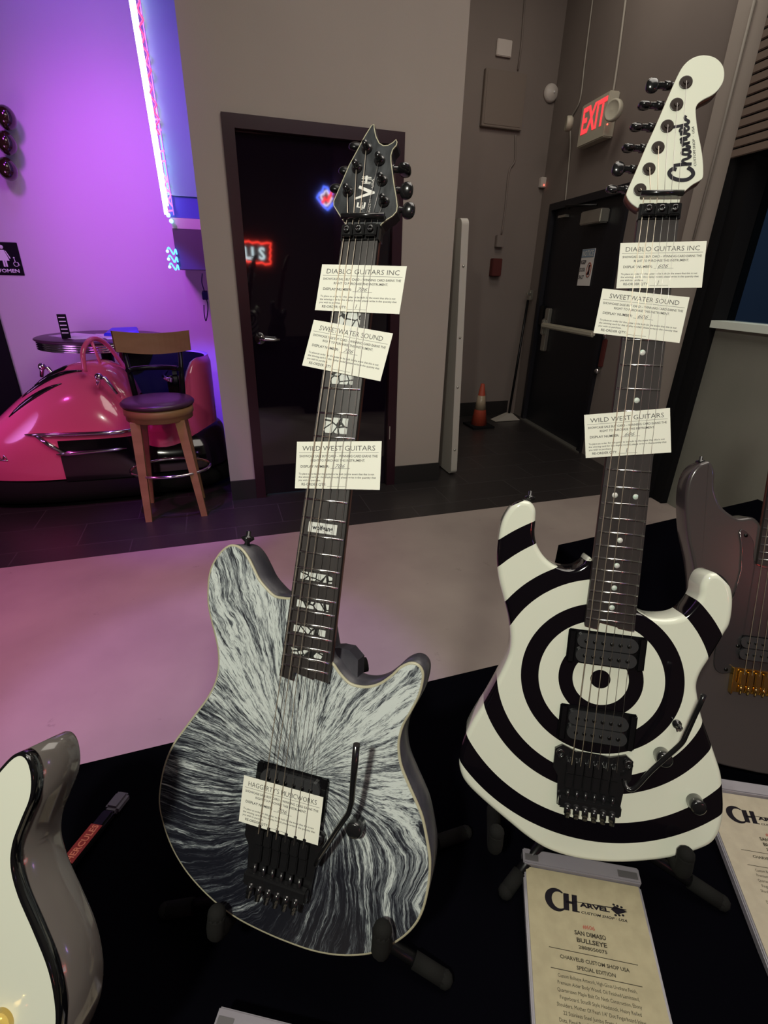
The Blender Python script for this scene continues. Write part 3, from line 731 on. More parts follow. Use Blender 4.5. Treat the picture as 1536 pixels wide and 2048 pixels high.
MB().tube([(0.53+0.10*math.cos(a), 0.25*math.sin(a), 0.80) for a in [math.radians(t) for t in range(110, 251, 10)]], 0.016, 8).build('seat_rail', 'chrome', bc)
# dark band low on the rear side, bumper, base
band = MB(); vs = []
for i, (x, a, t) in enumerate(hood):
    if x < -0.28 or x > 0.30: continue
    for z in (0.185, 0.33, 0.46):
        zz = min(z, t-0.02); f_ = max(0.0, 1-((zz-0.2)/(t-0.2))**2.4) if zz > 0.2 else 1
        vs.append(Vector((x, -(a+0.004)*f_**(1/2.4)-0.003, zz)))
m_ = len(vs)//3
band.add(vs, [(i*3+k, (i+1)*3+k, (i+1)*3+k+1, i*3+k+1) for i in range(m_-1) for k in range(2)], True)
band.build('side_band', 'black_gloss', bc)
def oval(rx_, ry_, n=48, ex=2.6):
    out = []
    for i in range(n):
        a = 2*PI*i/n; c_, s_ = math.cos(a), math.sin(a)
        out.append((math.copysign(abs(c_)**(2/ex), c_)*rx_-0.03, math.copysign(abs(s_)**(2/ex), s_)*ry_))
    return out
bp_ = MB(); rings_body(bp_, [(oval(0.85, 0.35), 0.03), (oval(0.885, 0.385), 0.05), (oval(0.90, 0.40), 0.11), (oval(0.885, 0.385), 0.17), (oval(0.83, 0.34), 0.20)]); bp_.build('rubber_bumper', 'rubber', bc)
for i, (dx, dy, w1) in enumerate(((-0.52, -0.20, 0.30), (-0.44, -0.12, 0.34), (-0.38, -0.03, 0.34), (-0.33, 0.05, 0.3))):
    P = []
    for k in range(9):
        x = dx+0.14*0+w1*1.15*k/8; y = dy-0.015*k/8*0
        # height of the hood surface
        for a_i in range(len(hood)-1):
            if hood[a_i][0] <= x <= hood[a_i+1][0]:
                u = (x-hood[a_i][0])/(hood[a_i+1][0]-hood[a_i][0]+1e-9)
                aa = hood[a_i][1]*(1-u)+hood[a_i+1][1]*u; tt = hood[a_i][2]*(1-u)+hood[a_i+1][2]*u; break
        z = 0.2+(tt-0.2)*max(0.0, 1-abs(y/aa)**2.4)**(1/2.4)
        P.append((x, y, z+0.001))
    MB().tube(P, [0.003, 0.010, 0.014, 0.016, 0.017, 0.016, 0.014, 0.010, 0.003], 8).build('hood_vent', 'black_gloss', bc)
def side_pt(x, z, o=0.012):
    for a_i in range(len(hood)-1):
        if hood[a_i][0] <= x <= hood[a_i+1][0]:
            u = (x-hood[a_i][0])/(hood[a_i+1][0]-hood[a_i][0]+1e-9)
            aa = hood[a_i][1]*(1-u)+hood[a_i+1][1]*u; tt = hood[a_i][2]*(1-u)+hood[a_i+1][2]*u; break
    f_ = max(0.0, 1-max(0, (z-0.2)/(tt-0.2))**2.4)**(1/2.4)
    return Vector((x, -aa*f_-o, z))
xs = [-0.42+0.07*k for k in range(17)]
MB().tube([side_pt(x, 0.505-0.02*k/16) for k, x in enumerate(xs[:14])], [0.004, 0.012]+[0.014]*11+[0.006], 8).build('side_molding', 'chrome', bc)
MB().tube([side_pt(-0.26+0.06*k, 0.375+0.012*k/8) for k in range(8)], [0.005, 0.016, 0.017, 0.015, 0.013, 0.011, 0.009, 0.003], 8).build('side_molding', 'chrome', bc)
MB().tube([side_pt(-0.36, 0.50), side_pt(-0.29, 0.44), side_pt(-0.22, 0.385)], [0.010, 0.016, 0.010], 8).build('molding_arrow', 'chrome', bc)
P = [side_pt(-0.80+0.035*k, 0.36, 0.006) for k in range(8)]
nmb = MB()
for k in range(7):
    c = (P[k]+P[k+1])/2; d_ = (P[k+1]-P[k]).normalized()
    nmb.tube([c-d_*0.015+Vector((0, 0, -0.016)), c+Vector((0, 0, 0.016)), c+d_*0.013+Vector((0, 0, -0.016))], 0.004, 6)
nmb.tube([p+Vector((0, 0, -0.02)) for p in P], 0.004, 6); nmb.build('nameplate', 'chrome', bc)
MB().tube(cr_open([(-0.02, -0.22, 0.87), (-0.01, -0.19, 1.0), (0.04, -0.08, 1.06), (0.10, 0.04, 1.0), (0.17, 0.14, 0.82)]), 0.016, 8).tube([(0.03, -0.10, 1.05), (0.06, -0.06, 0.84)], 0.010, 8).build('grab_hoop', 'pink', bc)
for (x, y, z) in ((0.07, -0.30, 0.80), (-0.37, 0.20, 0.80)):
    MB().tube([(x-0.02, y, z-0.02), (x, y-0.01, z+0.05), (x+0.03, y, z+0.04), (x+0.09, y-0.03, z-0.06)], [0.012, 0.016, 0.014, 0.008], 8).sphere((x, y-0.01, z+0.05), 0.025, 12, 8).build('chrome_ornament', 'chrome', bc)

# neon signs on the wall behind the viewer, seen mirrored in the lacquered door
def mirror(px, py, Y=3.478, back=-3.18):
    p = on_y(px, py, Y); d = p-CAM; t = (Y-back)/d.y
    return Vector((p.x+d.x*t, back, p.z+d.z*t))
q = [mirror(a, b_) for a, b_ in ((478, 482), (541, 488), (540, 529), (480, 520))]
ns_ = empty('framed_neon_sign', (q[0]+q[2])/2, 'white lettered neon sign in a jagged red neon frame on the rear wall', 'neon sign')
cc = (q[0]+q[2])/2
P = []
for i in range(4):
    for k in range(7):
        v = q[i].lerp(q[(i+1) % 4], k/7)-cc; P.append(v+Vector((0.012*(-1)**k, 0, 0.012*(-1)**k)))
MB().tube(P, 0.014, 8, closed=True).build('red_frame_tube', neon('red_frame_neon', (1, 0.05, 0.03), 16), ns_)
hx = abs(q[1].x-q[0].x)/2; hz = abs(q[0].z-q[2].z)/2
tb = MB(); text(tb, 'LI S', (0, 0.0, -hz*0.55), (1, 0, 0), (0, 0, 1), hx*1.35, hz*1.1, bold=0.03)
tb.build('white_letters', neon('white_letters_neon', (0.75, 0.95, 1.0), 9), ns_)
q = [mirror(a, b_) for a, b_ in ((636, 372), (672, 365), (668, 420), (637, 428))]
cc = (q[0]+q[2])/2
ns2 = empty('round_neon_sign', cc, 'small red, white and blue neon sign on the rear wall', 'neon sign')
hx = abs(q[1].x-q[0].x)/2; hz = abs(q[0].z-q[2].z)/2
sq = lambda ax, az, j=0: [(ax*(0.85+0.2*math.sin(i*2.1+j))*math.cos(2*PI*i/14), 0.0, az*(0.85+0.2*math.cos(i*1.7+j))*math.sin(2*PI*i/14)) for i in range(14)]
MB().tube(sq(hx, hz), 0.018, 8, closed=True).build('blue_tube', neon('blue_tube_neon', (0.08, 0.16, 1.0), 18), ns2)
MB().tube(sq(hx*0.62, hz*0.66, 1), 0.016, 8, closed=True).build('white_tube', neon('white_tube_neon', (0.9, 0.9, 1.0), 10), ns2)
MB().tube([(-hx*0.5, 0, -hz*0.5), (-hx*0.1, 0, 0.0), (hx*0.2, 0, -0.05), (hx*0.6, 0, hz*0.55)], 0.03, 8).build('red_tube', neon('red_tube_neon', (1.0, 0.04, 0.04), 14), ns2)

# ================================================================= TABLES
TT = 0.725
fy = on_z(560, 1432, TT)
y_edge = fy.y
def cloth_table(poly, label, name='display_table'):
    poly = ccw(poly); cx_ = sum(p[0] for p in poly)/len(poly); cy_ = sum(p[1] for p in poly)/len(poly)
    t = empty(name, Vector((cx_, cy_, 0)), label, 'table')
    lp = [(p[0]-cx_, p[1]-cy_) for p in poly]
    mb = MB(); ins = inset(lp, 0.0)
    dense = []
    for i in range(len(lp)):
        a = Vector(lp[i]); b_ = Vector(lp[(i+1) % len(lp)]); k = max(2, int((b_-a).length/0.05))
        for j in range(k): dense.append(a.lerp(b_, j/k))
    def wav(A, z):
        return ([p+Vector((A*math.sin(i*0.9), A*math.cos(i*0.7))) for i, p in enumerate(dense)], z)
    rings_body(mb, [wav(0.012, 0.01), wav(0.008, 0.3), wav(0.0, TT-0.02), (dense, TT-0.004), (inset(dense, 0.006), TT)], capbot=False)
    mb.build('table_cloth', 'cloth', t)
    return t
EA = on_z(330, 1485, TT); EB = on_z(920, 1345, TT)
sl = (EB.y-EA.y)/(EB.x-EA.x)
def ey_at(x): return EA.y+sl*(x-EA.x)
ap = on_z(1117, 1088, TT); ar = on_z(1345, 1036, TT); al = on_z(1160, 1121, TT)
xs_ = ap.x-0.004
cloth_table([(-1.5, ey_at(-1.5)), (xs_, ey_at(xs_)), (1.7, ey_at(1.7)), (1.7, -0.35), (-1.5, -0.35)], 'long black clothed table carrying the guitars in front')
dr = (ar-ap); kx = (1.9-ap.x)/dr.x
dl = (al-ap); ky = ((ey_at(ap.x)+0.01)-ap.y)/dl.y
lowp = (ap.x+dl.x*ky, ap.y+dl.y*ky)
cloth_table([(ap.x, ap.y), (1.9, ap.y+dr.y*kx), (1.9, ey_at(1.9)+0.012), (lowp[0], ey_at(lowp[0])+0.012)], 'black clothed table corner behind the bullseye guitar neck')

# ================================================================= GUITARS
def rotm(a):
    x, y, z = a
    return (Matrix.Rotation(z, 3, 'Z') @ Matrix.Rotation(y, 3, 'Y') @ Matrix.Rotation(x, 3, 'X'))
L_ = 0.6477
def fret(n): return L_*(1-2**(-n/12))

class Guitar:
    """local frame: X across (to the right), Y up the neck, Z towards the viewer; y=0 at tail, nut at y=U0"""
    def __init__(s, rot, t, U0, label, inplane=0.0, nutpx=None):
        R = rotm(rot); s.U0 = U0
        A = Matrix((R.col[0], -R.col[1], -R.col[2])).transposed()     # local -> camera axes
        if inplane: A = A @ Matrix.Rotation(inplane, 3, 'Z')
        Wd = M @ A
        nut = M @ (Vector(t)/1000.0) + CAM
        org = nut - Wd @ Vector((0, U0, 0))
        s.mw = Matrix.Translation(org) @ Wd.to_4x4(); s.inv = s.mw.inverted()
        s.root = empty('electric_guitar', s.mw, label, 'guitar', None)
    def px(s, x, y, z=0.0):
        o = s.inv @ CAM; d = (s.inv.to_3x3() @ ray(x, y)); t = (z-o.z)/d.z; p = o+d*t
        return Vector((p.x, p.y, z))
    def part(s, mb, name, m, parent=None): return mb.build(name, m, parent or s.root)

def half_w(u, wn, wb): return (wn+(wb-wn)*u/fret(22))/2

def make_neck(g, wn, wb, uend_l, uend_r, neck_mat, sm, dots, nfr=22, heel=0.41, depth=0.021):
    U = g.U0
    # neck wood
    nk = MB(); vs = []; K = 12; secs = 14
    for i in range(secs+1):
        u = -0.004+(heel+0.05)*i/secs; w_ = half_w(max(u, 0), wn, wb)
        for k in range(K+1):
            th = PI*k/K; vs.append(Vector((-w_*math.cos(th), U-u, -0.007-(depth-0.007)*abs(math.sin(th))**0.5)))
        vs.append(Vector((w_, U-u, -0.0069))); vs.append(Vector((-w_, U-u, -0.0069)))
    m_ = K+3
    nk.add(vs, [(i*m_+k, (i+1)*m_+k, (i+1)*m_+(k+1) % m_, i*m_+(k+1) % m_) for i in range(secs) for k in range(m_)], True)
    nk.f += [[k for k in range(m_)], [secs*m_+k for k in range(m_)][::-1]]; nk.mi += [0, 0]; nk.sm += [False, False]
    g.part(nk, 'neck', neck_mat)
    # fretboard with truss rod notch at the end
    w0 = wn/2; we = half_w(uend_l, wn, wb)
    n0, n1 = 0.011, -0.011
    poly = [(-w0, U), (w0, U), (we, U-uend_r), (we*0.42, U-uend_r+0.000), (we*0.40, U-uend_r+0.010), (-we*0.36, U-uend_l+0.004), (-we*0.38, U-uend_l-0.002), (-we, U-uend_l)]
    poly = [(-w0, U), (-we, U-uend_l), (-we*0.46, U-uend_l-0.002), (-we*0.42, U-uend_l+0.007), (we*0.30, U-uend_l+0.004), (we*0.34, U-uend_r+0.002), (we, U-uend_r), (w0, U)]
    fb = MB(); fb.prism(ccw(poly), -0.0068, -0.0011); fbo = g.part(fb, 'fretboard', 'ebony')
    for n in range(1, nfr+1):
        u = fret(n); w_ = half_w(u, wn, wb)-0.0006
        vs = []
        pr = [(-0.0012, -0.0012), (-0.0010, -0.0004), (0, 0.0), (0.0010, -0.0004), (0.0012, -0.0012)]
        for sx in (-1, 1):
            for (dy, dz) in pr: vs.append(Vector((sx*w_, U-u+dy, dz)))
        mb = MB(); mb.add(vs, [(k, k+1, 5+k+1, 5+k) for k in range(4)]+[(0, 5, 9, 4), (4, 3, 2, 1, 0), (5, 6, 7, 8, 9)], True)
        g.part(mb, 'fret', 'fret', fbo)
    return fbo

def dot_inlays(g, fbo, wn, wb):
    def dot(n): return (fret(n-1)+fret(n))/2
    for n in (3, 5, 7, 9, 12, 15, 17, 19, 21):
        for vx in ((0,) if n != 12 else (-0.0115, 0.0115)):
            mb = MB(); mb.lathe([(0, -0.00115), (0.0032, -0.00115), (0.0032, -0.00095), (0, -0.00095)], Matrix.Translation((vx, g.U0-dot(n), 0)), 20)
            g.part(mb, 'dot_inlay', 'pearl', fbo)

def make_strings(g, vn, vb, zn, zb, ub, posts, z_head, retainer_u=-0.013, behind=None):
    U = g.U0
    for i in range(6):
        xn = vn*(-1+2*i/5); xb = vb*(-1+2*i/5)
        px_, py_ = posts[i]
        r = (0.00056, 0.00048, 0.00040, 0.00030, 0.00026, 0.00024)[i]
        pts = [(px_, py_, z_head+0.003), (xn, U-retainer_u-0.0, z_head+0.002), (xn, U+0.002, zn-0.0003), (xn, U-0.001, zn), (xb, U-ub, zb)]
        g.part(MB().tube(pts, r, 6), 'string', 'string' if i < 3 else 'string_plain')

def make_nut(g, wn, z_head, m='hardware', retainer=True, gap=0.013):
    U = g.U0
    mb = MB(); mb.box((-wn/2-0.001, U-0.001, -0.007), (wn/2+0.001, U+0.016, 0.0008), None, 0.0006); nt = g.part(mb, 'locking_nut', m)
    for k in (-1, 0, 1):
        c = MB(); c.box((k*0.0135-0.0062, U+0.001, 0.002), (k*0.0135+0.0062, U+0.014, 0.0060), None, 0.001)
        c.lathe([(0.0034, 0.006), (0.0034, 0.0085), (0.0018, 0.0085), (0.0018, 0.0065), (0, 0.0065)], Matrix.Translation((k*0.0135, U+0.0075, 0)), 14)
        g.part(c, 'clamp_block', m, nt)
    return nt

def make_tremolo(g, U_saddle, vb, zt, arm_pts=None, zbody=-0.008, m='hardware', halfw=0.046):
    U = g.U0
    y0 = U-U_saddle
    base = MB(); zb = zbody+0.004
    base.prism(ccw([(-halfw, y0+0.020), (-halfw*0.82, y0+0.026), (-0.02, y0+0.020), (0.02, y0+0.020), (halfw*0.82, y0+0.026), (halfw, y0+0.020), (halfw, y0-0.004), (halfw*0.86, y0-0.014), (halfw*0.80, y0-0.052), (-halfw*0.80, y0-0.052), (-halfw*0.86, y0-0.014), (-halfw, y0-0.004)]), zb-0.003, zb+0.001)
    bo = g.part(base, 'bridge_plate', m)
    for s_ in (-1, 1):
        g.part(MB().lathe([(0.0052, zb), (0.0052, zb+0.006), (0.003, zb+0.006), (0.003, zb+0.003), (0, zb+0.003)], Matrix.Translation((s_*halfw*0.86, y0+0.017, 0)), 16), 'pivot_stud', m, bo)
    for i in range(6):
        x = vb*(-1+2*i/5)
        sd = MB()
        sd.box((x-0.0046, y0-0.006, zb+0.001), (x+0.0046, y0+0.010, zt-0.0014), None, 0.001)
        sd.box((x-0.0044, y0-0.026, zb+0.001), (x+0.0044, y0-0.0062, zt-0.0035), None, 0.001)
        sd.box((x-0.0018, y0+0.003, zt-0.004), (x+0.0018, y0+0.016, zt-0.004+0.003), None, 0.0005)
        sd.tube([(x, y0-0.026, zb+0.006), (x, y0-0.044, zb+0.007)], 0.0022, 8)
        g.part(sd, 'saddle', m, bo)
        ftb = MB(); ftb.tube([(x, y0-0.044, zb+0.010), (x, y0-0.054, zb+0.013)], 0.0038, 12); ftb.tube([(x, y0-0.046, zb+0.011), (x, y0-0.058, zb+0.014)], 0.0030, 12)
        g.part(ftb, 'fine_tuner', m, bo)
    sp = MB(); sp.box((-halfw*0.80, y0-0.050, zb+0.001), (halfw*0.80, y0-0.036, zb+0.011), None, 0.002); g.part(sp, 'tuner_rail', m, bo)
    return bo

def make_humbucker(g, yc, xw, yh, z, ring_w=0.090, ring_h=0.042, tall=0.006, rot=0.0, zbody=-0.008, ring=True):
    T = Matrix.Translation((0, yc, 0)) @ Matrix.Rotation(rot, 4, 'Z')
    ro = None
    r_ = MB()
    if ring:
        r_.box((-ring_w/2, -ring_h/2, zbody), (ring_w/2, ring_h/2, zbody+0.0025), T, 0.0012)
        for s_ in (-1, 1): r_.box((s_*ring_w/2-(0.0095 if s_ > 0 else 0.0), -ring_h/2, zbody+0.002), (s_*ring_w/2+(0.0095 if s_ < 0 else 0.0), ring_h/2, zbody+tall), T, 0.002)
    else: r_.box((-ring_w/2+0.008, -ring_h/2+0.002, zbody), (ring_w/2-0.008, ring_h/2-0.002, zbody+0.0025), T, 0.001)
    ro = g.part(r_, 'pickup_ring', 'black_gloss')
    for s_ in (-1, 1):
        poly = []
        for cx_, a0 in ((0.0265, -90), (-0.0265, 90)):
            for k in range(9): a = math.radians(a0+k*22.5); poly.append((cx_+0.0086*math.cos(a), s_*0.0092+0.0086*math.sin(a)))
        b_ = MB(); b_.prism(ccw(poly), zbody+0.0026, z, T)
        bo = g.part(b_, 'bobbin', 'bobbin', ro)
        sc_ = MB()
        for i in range(6): sc_.lathe([(0.0024, z), (0.0024, z+0.0005), (0, z+0.0007)], T @ Matrix.Translation((-0.0245+0.0098*i, s_*0.0092, 0)), 10)
        g.part(sc_, 'pole_pieces', 'black_satin', ro)
    return ro

def make_knob(g, p, r, h, m='hardware'):
    prof = [(r*1.0, 0), (r, h*0.75), (r*0.9, h*0.95), (r*0.7, h), (0, h)]
    g.part(MB().lathe(prof, Matrix.Translation(p), 24), 'volume_knob', m)

def key(g, base, dirx, diry, m='hardware', L=0.012, r=0.0062, z=-0.017, flat=False, turn=0.0):
    b_ = Vector((base[0], base[1], z)); d = Vector((dirx, diry, 0)).normalized()
    mb = MB(); mb.tube([b_-d*0.02, b_+d*0.012], 0.0032, 10)
    mb.tube([b_-d*0.002, b_+d*0.006], 0.0045, 12)
    o = g.part(mb, 'tuner_shaft', m)
    kb = MB(); c = b_+d*(0.012+0.006)
    rotk = Matrix.Translation(c) @ d.to_track_quat('X', 'Z').to_matrix().to_4x4() @ Matrix.Rotation(turn, 4, 'X')
    kb.lathe([(0.0088*math.sin(PI*i/10)**0.7 if 0 < i < 10 else 0, -0.0072*math.cos(PI*i/10)) for i in range(11)], rotk @ Matrix.Diagonal((1, 1, 0.52, 1)) @ Matrix.Rotation(PI/2, 4, 'Y'), 18)
    g.part(kb, 'tuning_key', m, o)

# ---- body meshes
def make_body(g, outl, m, ztop=-0.008, th=0.044, r=0.004, side_mat=None, bind=None, bw=0.002, bh=0.0022, sub=5):
    pol = ccw(cr_closed(outl, sub))
    rg = []
    for k in range(4): a = PI/2*k/3; rg.append((inset(pol, r*(1-math.sin(a))), ztop-th+r*(1-math.cos(a))))
    if bind:
        rg.append((pol, ztop-bh-0.0002))
        mb = MB(); rings_body(mb, rg, captop=True)
        bo = g.part(mb, 'body', side_mat or m)
        t = MB(); ip = inset(pol, bw); rings_body(t, [(ip, ztop-bh), (ip, ztop)], smooth=False)
        tp = g.part(t, 'top', m)
        bd = MB(); n = len(pol); vs = []
        o0 = inset(pol, -0.0002); o1 = inset(pol, 0.0006)
        for P_, z in ((pol, ztop-bh-0.0001), (o0, ztop-bh), (o0, ztop-0.0006), (o1, ztop+0.0001), (inset(pol, bw), ztop+0.0001)): vs += [Vector((p[0], p[1], z)) for p in P_]
        bd.add(vs, [(r_i*n+i, r_i*n+(i+1) % n, (r_i+1)*n+(i+1) % n, (r_i+1)*n+i) for r_i in range(4) for i in range(n)], True)
        g.part(bd, 'binding', bind, bo)
        return bo
    for k in range(6): a = PI/2*k/5; rg.append((inset(pol, r*(1-math.cos(a))), ztop-r*(1-math.sin(a))))
    mb = MB(); rings_body(mb, rg)
    return g.part(mb, 'body', [m] if not side_mat else [m])

# ---------------------------------------------------------------- guitar with burst finish
gE = Guitar((-0.00808, 0.26851, 0.12431), (-26.779, -294.136, 539.475), 0.790, 'silver and black burst electric guitar with a beaked headstock and cream edge')
oE = [(468,1089.3),(456,1091),(440.6,1103),(425,1126),(417,1150),(414.5,1177),(415,1208.4),(421,1239.7),(429,1271),(434.8,1302),(435.5,1333.4),(429,1364.7),(413,1396),(390,1427),(366.4,1458.4),(346.9,1485.8),(331,1521),(321,1560),(317,1606),(325.4,1649),(341,1692),(362.5,1731),(389.8,1766.4),(425,1801.6),(468,1834.8),(518.7,1862),(573.4,1885.5),(632,1905),(690.6,1912.9),(749,1907),(796,1883.6),(827.3,1856),(846.9,1821),(858.6,1770),(861.7,1723.4),(856.6,1684.4),(846.9,1637.5),(835,1606),(819.5,1571),(804,1532),(799,1500.8),(800,1478),(807.8,1450.6),(823.4,1423),(839,1392),(847,1360.8),(846,1341),(835,1327.6),(819.5,1324.8),(800,1333.4),(780.5,1351),(757,1366.6),(729.7,1372.5),(702,1366.6),(682.8,1349),(669,1329.5),(655,1310),(640,1240),(600,1200),(569.5,1194.8),(550,1191),(534.4,1177),(518.75,1157.7),(507,1134),(495,1111),(481.6,1095)]
oEl = [gE.px(a, b_, -0.008) for a, b_ in oE]
cE = gE.px(594, 1552, -0.008)
def burst_mat():
    m = mat('burst_finish', (0.1, 0.1, 0.1), 0.42)
    N, L = nodes_of(m); b = N['Principled BSDF']
    tc = N.new('ShaderNodeTexCoord'); sp = N.new('ShaderNodeSeparateXYZ'); L.new(tc.outputs['Object'], sp.inputs[0])
    mn = lambda op, a, b_=None: math_node(N, L, op, a, b_)
    dx = mn('SUBTRACT', sp.outputs[0], cE.x); dy = mn('SUBTRACT', sp.outputs[1], cE.y)
    r = mn('POWER', mn('ADD', mn('ADD', mn('MULTIPLY', dx, dx), mn('MULTIPLY', dy, dy)), 1e-5), 0.5)
    th = mn('ARCTAN2', dy, dx)
    # lower half swirls
    low = mn('MULTIPLY', mn('MAXIMUM', mn('MULTIPLY', mn('SUBTRACT', 0.02, dy), 9.0), 0.0), 1.0)
    low = mn('MINIMUM', low, 1.0)
    th2 = mn('ADD', th, mn('MULTIPLY', mn('MULTIPLY', r, 3.6), low))
    wn_ = N.new('ShaderNodeTexNoise'); wn_.inputs['Scale'].default_value = 16; wn_.inputs['Detail'].default_value = 4; L.new(tc.outputs['Object'], wn_.inputs[0])
    th3 = mn('ADD', th2, mn('MULTIPLY', mn('SUBTRACT', wn_.outputs[0], 0.5), 0.16))
    lr = mn('LOGARITHM', mn('ADD', mn('MULTIPLY', r, 22.0), 0.25), 2.718)
    def field(ka, kr, scale, det, rough=0.6, dist=0.0):
        c = N.new('ShaderNodeCombineXYZ')
        L.new(mn('MULTIPLY', mn('COSINE', th3), ka), c.inputs[0]); L.new(mn('MULTIPLY', mn('SINE', th3), ka), c.inputs[1]); L.new(mn('MULTIPLY', lr, kr), c.inputs[2])
        n = N.new('ShaderNodeTexNoise'); n.inputs['Scale'].default_value = scale; n.inputs['Detail'].default_value = det; n.inputs['Roughness'].default_value = rough; n.inputs['Distortion'].default_value = dist
        L.new(c.outputs[0], n.inputs[0]); return n.outputs[0], c
    f1, c1 = field(27, 2.2, 1.0, 7, 0.68, 0.12)
    f2, _c = field(60, 7.0, 1.0, 6, 0.72, 0.25)
    f3, _c3 = field(5.0, 1.6, 1.0, 3)
    # white veins: thin ridge lines
    rid = mn('SUBTRACT', 1.0, mn('MULTIPLY', mn('ABSOLUTE', mn('SUBTRACT', f2, 0.5)), 7.0))
    rid = mn('MAXIMUM', rid, 0.0)
    base = mn('ADD', mn('MULTIPLY', mn('SUBTRACT', f1, 0.48), 3.3), mn('MULTIPLY', mn('SUBTRACT', f3, 0.5), 1.0))
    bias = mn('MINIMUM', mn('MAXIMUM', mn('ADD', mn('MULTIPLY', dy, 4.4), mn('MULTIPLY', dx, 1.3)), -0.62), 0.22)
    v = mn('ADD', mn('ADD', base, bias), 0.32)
    v = mn('ADD', v, mn('MULTIPLY', mn('SUBTRACT', rid, 0.36), 0.75))
    rp = N.new('ShaderNodeValToRGB'); e = rp.color_ramp.elements
    e[0].position = 0.0; e[0].color = (0.007, 0.008, 0.014, 1); e[1].position = 1.0; e[1].color = (0.62, 0.68, 0.66, 1)
    for p_, c_ in ((0.28, (0.028, 0.031, 0.042)), (0.5, (0.10, 0.115, 0.13)), (0.72, (0.30, 0.335, 0.345))): q_ = e.new(p_); q_.color = (*c_, 1)
    L.new(v, rp.inputs[0]); L.new(rp.outputs[0], b.inputs['Base Color'])
    return m
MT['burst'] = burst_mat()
MT['burst_side'] = mat('dark_charcoal_stain', (0.035, 0.034, 0.045), 0.35, noise=(40, (0.06, 0.058, 0.07), 5))
MT['cream_bind'] = mat('cream_binding', (0.42, 0.40, 0.28), 0.4)
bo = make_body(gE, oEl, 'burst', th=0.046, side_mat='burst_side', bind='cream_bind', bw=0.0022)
hb = MB(); hb.prism(ccw([tuple(gE.px(a, b_, -0.05)[:2]) for a, b_ in ((690, 1288), (710, 1292), (727, 1312), (726, 1345), (690, 1350), (640, 1330), (640, 1290))]), -0.0535, -0.03)
gE.part(hb, 'neck_heel', 'burst_side')
wnE, wbE = 0.0412, 0.0562
uEl = gE.U0-gE.px(561.5, 1352, -0.001).y; uEr = gE.U0-gE.px(657, 1367, -0.001).y
fbE = make_neck(gE, wnE, wbE, uEl, uEr, 'maple_dark', None, None)
# block inlays with cracked pearl
def crack_mat():
    m = mat('cracked_pearl', (0.7, 0.75, 0.72), 0.3)
    N, L = nodes_of(m); b = N['Principled BSDF']; tc = N.new('ShaderNodeTexCoord'); vo = N.new('ShaderNodeTexVoronoi')
    vo.feature = 'DISTANCE_TO_EDGE'; vo.inputs['Scale'].default_value = 105; rp = N.new('ShaderNodeValToRGB')
    rp.color_ramp.elements[0].position = 0.055; rp.color_ramp.elements[0].color = (0.02, 0.02, 0.02, 1); rp.color_ramp.elements[1].position = 0.085; rp.color_ramp.elements[1].color = (0.68, 0.72, 0.68, 1)
    L.new(tc.outputs['Object'], vo.inputs[0]); L.new(vo.outputs['Distance'], rp.inputs[0]); L.new(rp.outputs[0], b.inputs['Base Color']); return m
MT['crack'] = crack_mat()
MT['pearl_white'] = mat('plain_pearl', (0.72, 0.74, 0.70), 0.3)
for n, (hx, hy) in {3: (0.0125, 0.0100), 5: (0.0130, 0.0095), 7: (0.0135, 0.0085), 9: (0.014, 0.0078), 12: (0.0165, 0.0055), 15: (0.0185, 0.0042), 17: (0.0185, 0.0038), 19: (0.0185, 0.0034), 21: (0.0185, 0.0030)}.items():
    y = gE.U0-(fret(n-1)+fret(n))/2
    mb = MB(); mb.box((-hx, y-hy, -0.00115), (hx, y+hy, -0.00095)); io = gE.part(mb, 'block_inlay', 'pearl_white' if n == 12 else 'crack', fbE)
    if n == 12:
        tx = MB(); text(tx, 'wolfgang', (0, y-0.0022, -0.00090), (1, 0, 0), (0, 1, 0), 0.024, 0.0052, bold=0.03); gE.part(tx, 'inlay_lettering', 'logo_ink', fbE)
# headstock
hE = [(450,1460),(370,1340),(300,1225),(300,1165),(345,1060),(500,700),(620,480),(700,330),(785,195),(822,180),(828,240),(850,340),(890,420),(940,452),(1000,447),(1060,412),(1103,372),(1120,410),(1108,455),(1060,510),(1040,580),(1042,660),(1060,800),(1080,950),(1110,1120),(1122,1230),(1112,1300),(1060,1360),(980,1410),(920,1460),(885,1520),(880,1620),(430,1620)]
zh = -0.004
hEl = [gE.px(620+a*0.15625, 220+b_*0.15625, zh) for a, b_ in hE]
pol = ccw([Vector(p[:2]) for p in hEl])
def dens(pol, k=3):
    out = []
    for i in range(len(pol)):
        for j in range(k): out.append(pol[i].lerp(pol[(i+1) % len(pol)], j/k))
    return out
MT['head_burst'] = mat('dark_streaked_veneer', (0.010, 0.011, 0.014), 0.35, noise=(110, (0.055, 0.06, 0.066), 7, (1, 0.3, 1)))
mb = MB(); rings_body(mb, [(pol, zh-0.015), (pol, zh-0.0015)], smooth=False); hs = gE.part(mb, 'headstock', 'burst_side')
mb = MB(); rings_body(mb, [(inset(pol, 0.0009), zh-0.0015), (inset(pol, 0.0009), zh)], smooth=False); gE.part(mb, 'veneer', 'head_burst', hs)
bd = MB(); n = len(pol); vs = []
for P_, z in ((pol, zh-0.0015), (pol, zh+0.0001), (inset(pol, 0.0010), zh+0.0001)): vs += [Vector((p[0], p[1], z)) for p in P_]
bd.add(vs, [(r_i*n+i, r_i*n+(i+1) % n, (r_i+1)*n+(i+1) % n, (r_i+1)*n+i) for r_i in range(2) for i in range(n)]); gE.part(bd, 'binding', 'cream_bind', hs)
def hp_(a, b_, z=zh): return gE.px(620+a*0.15625, 220+b_*0.15625, z)
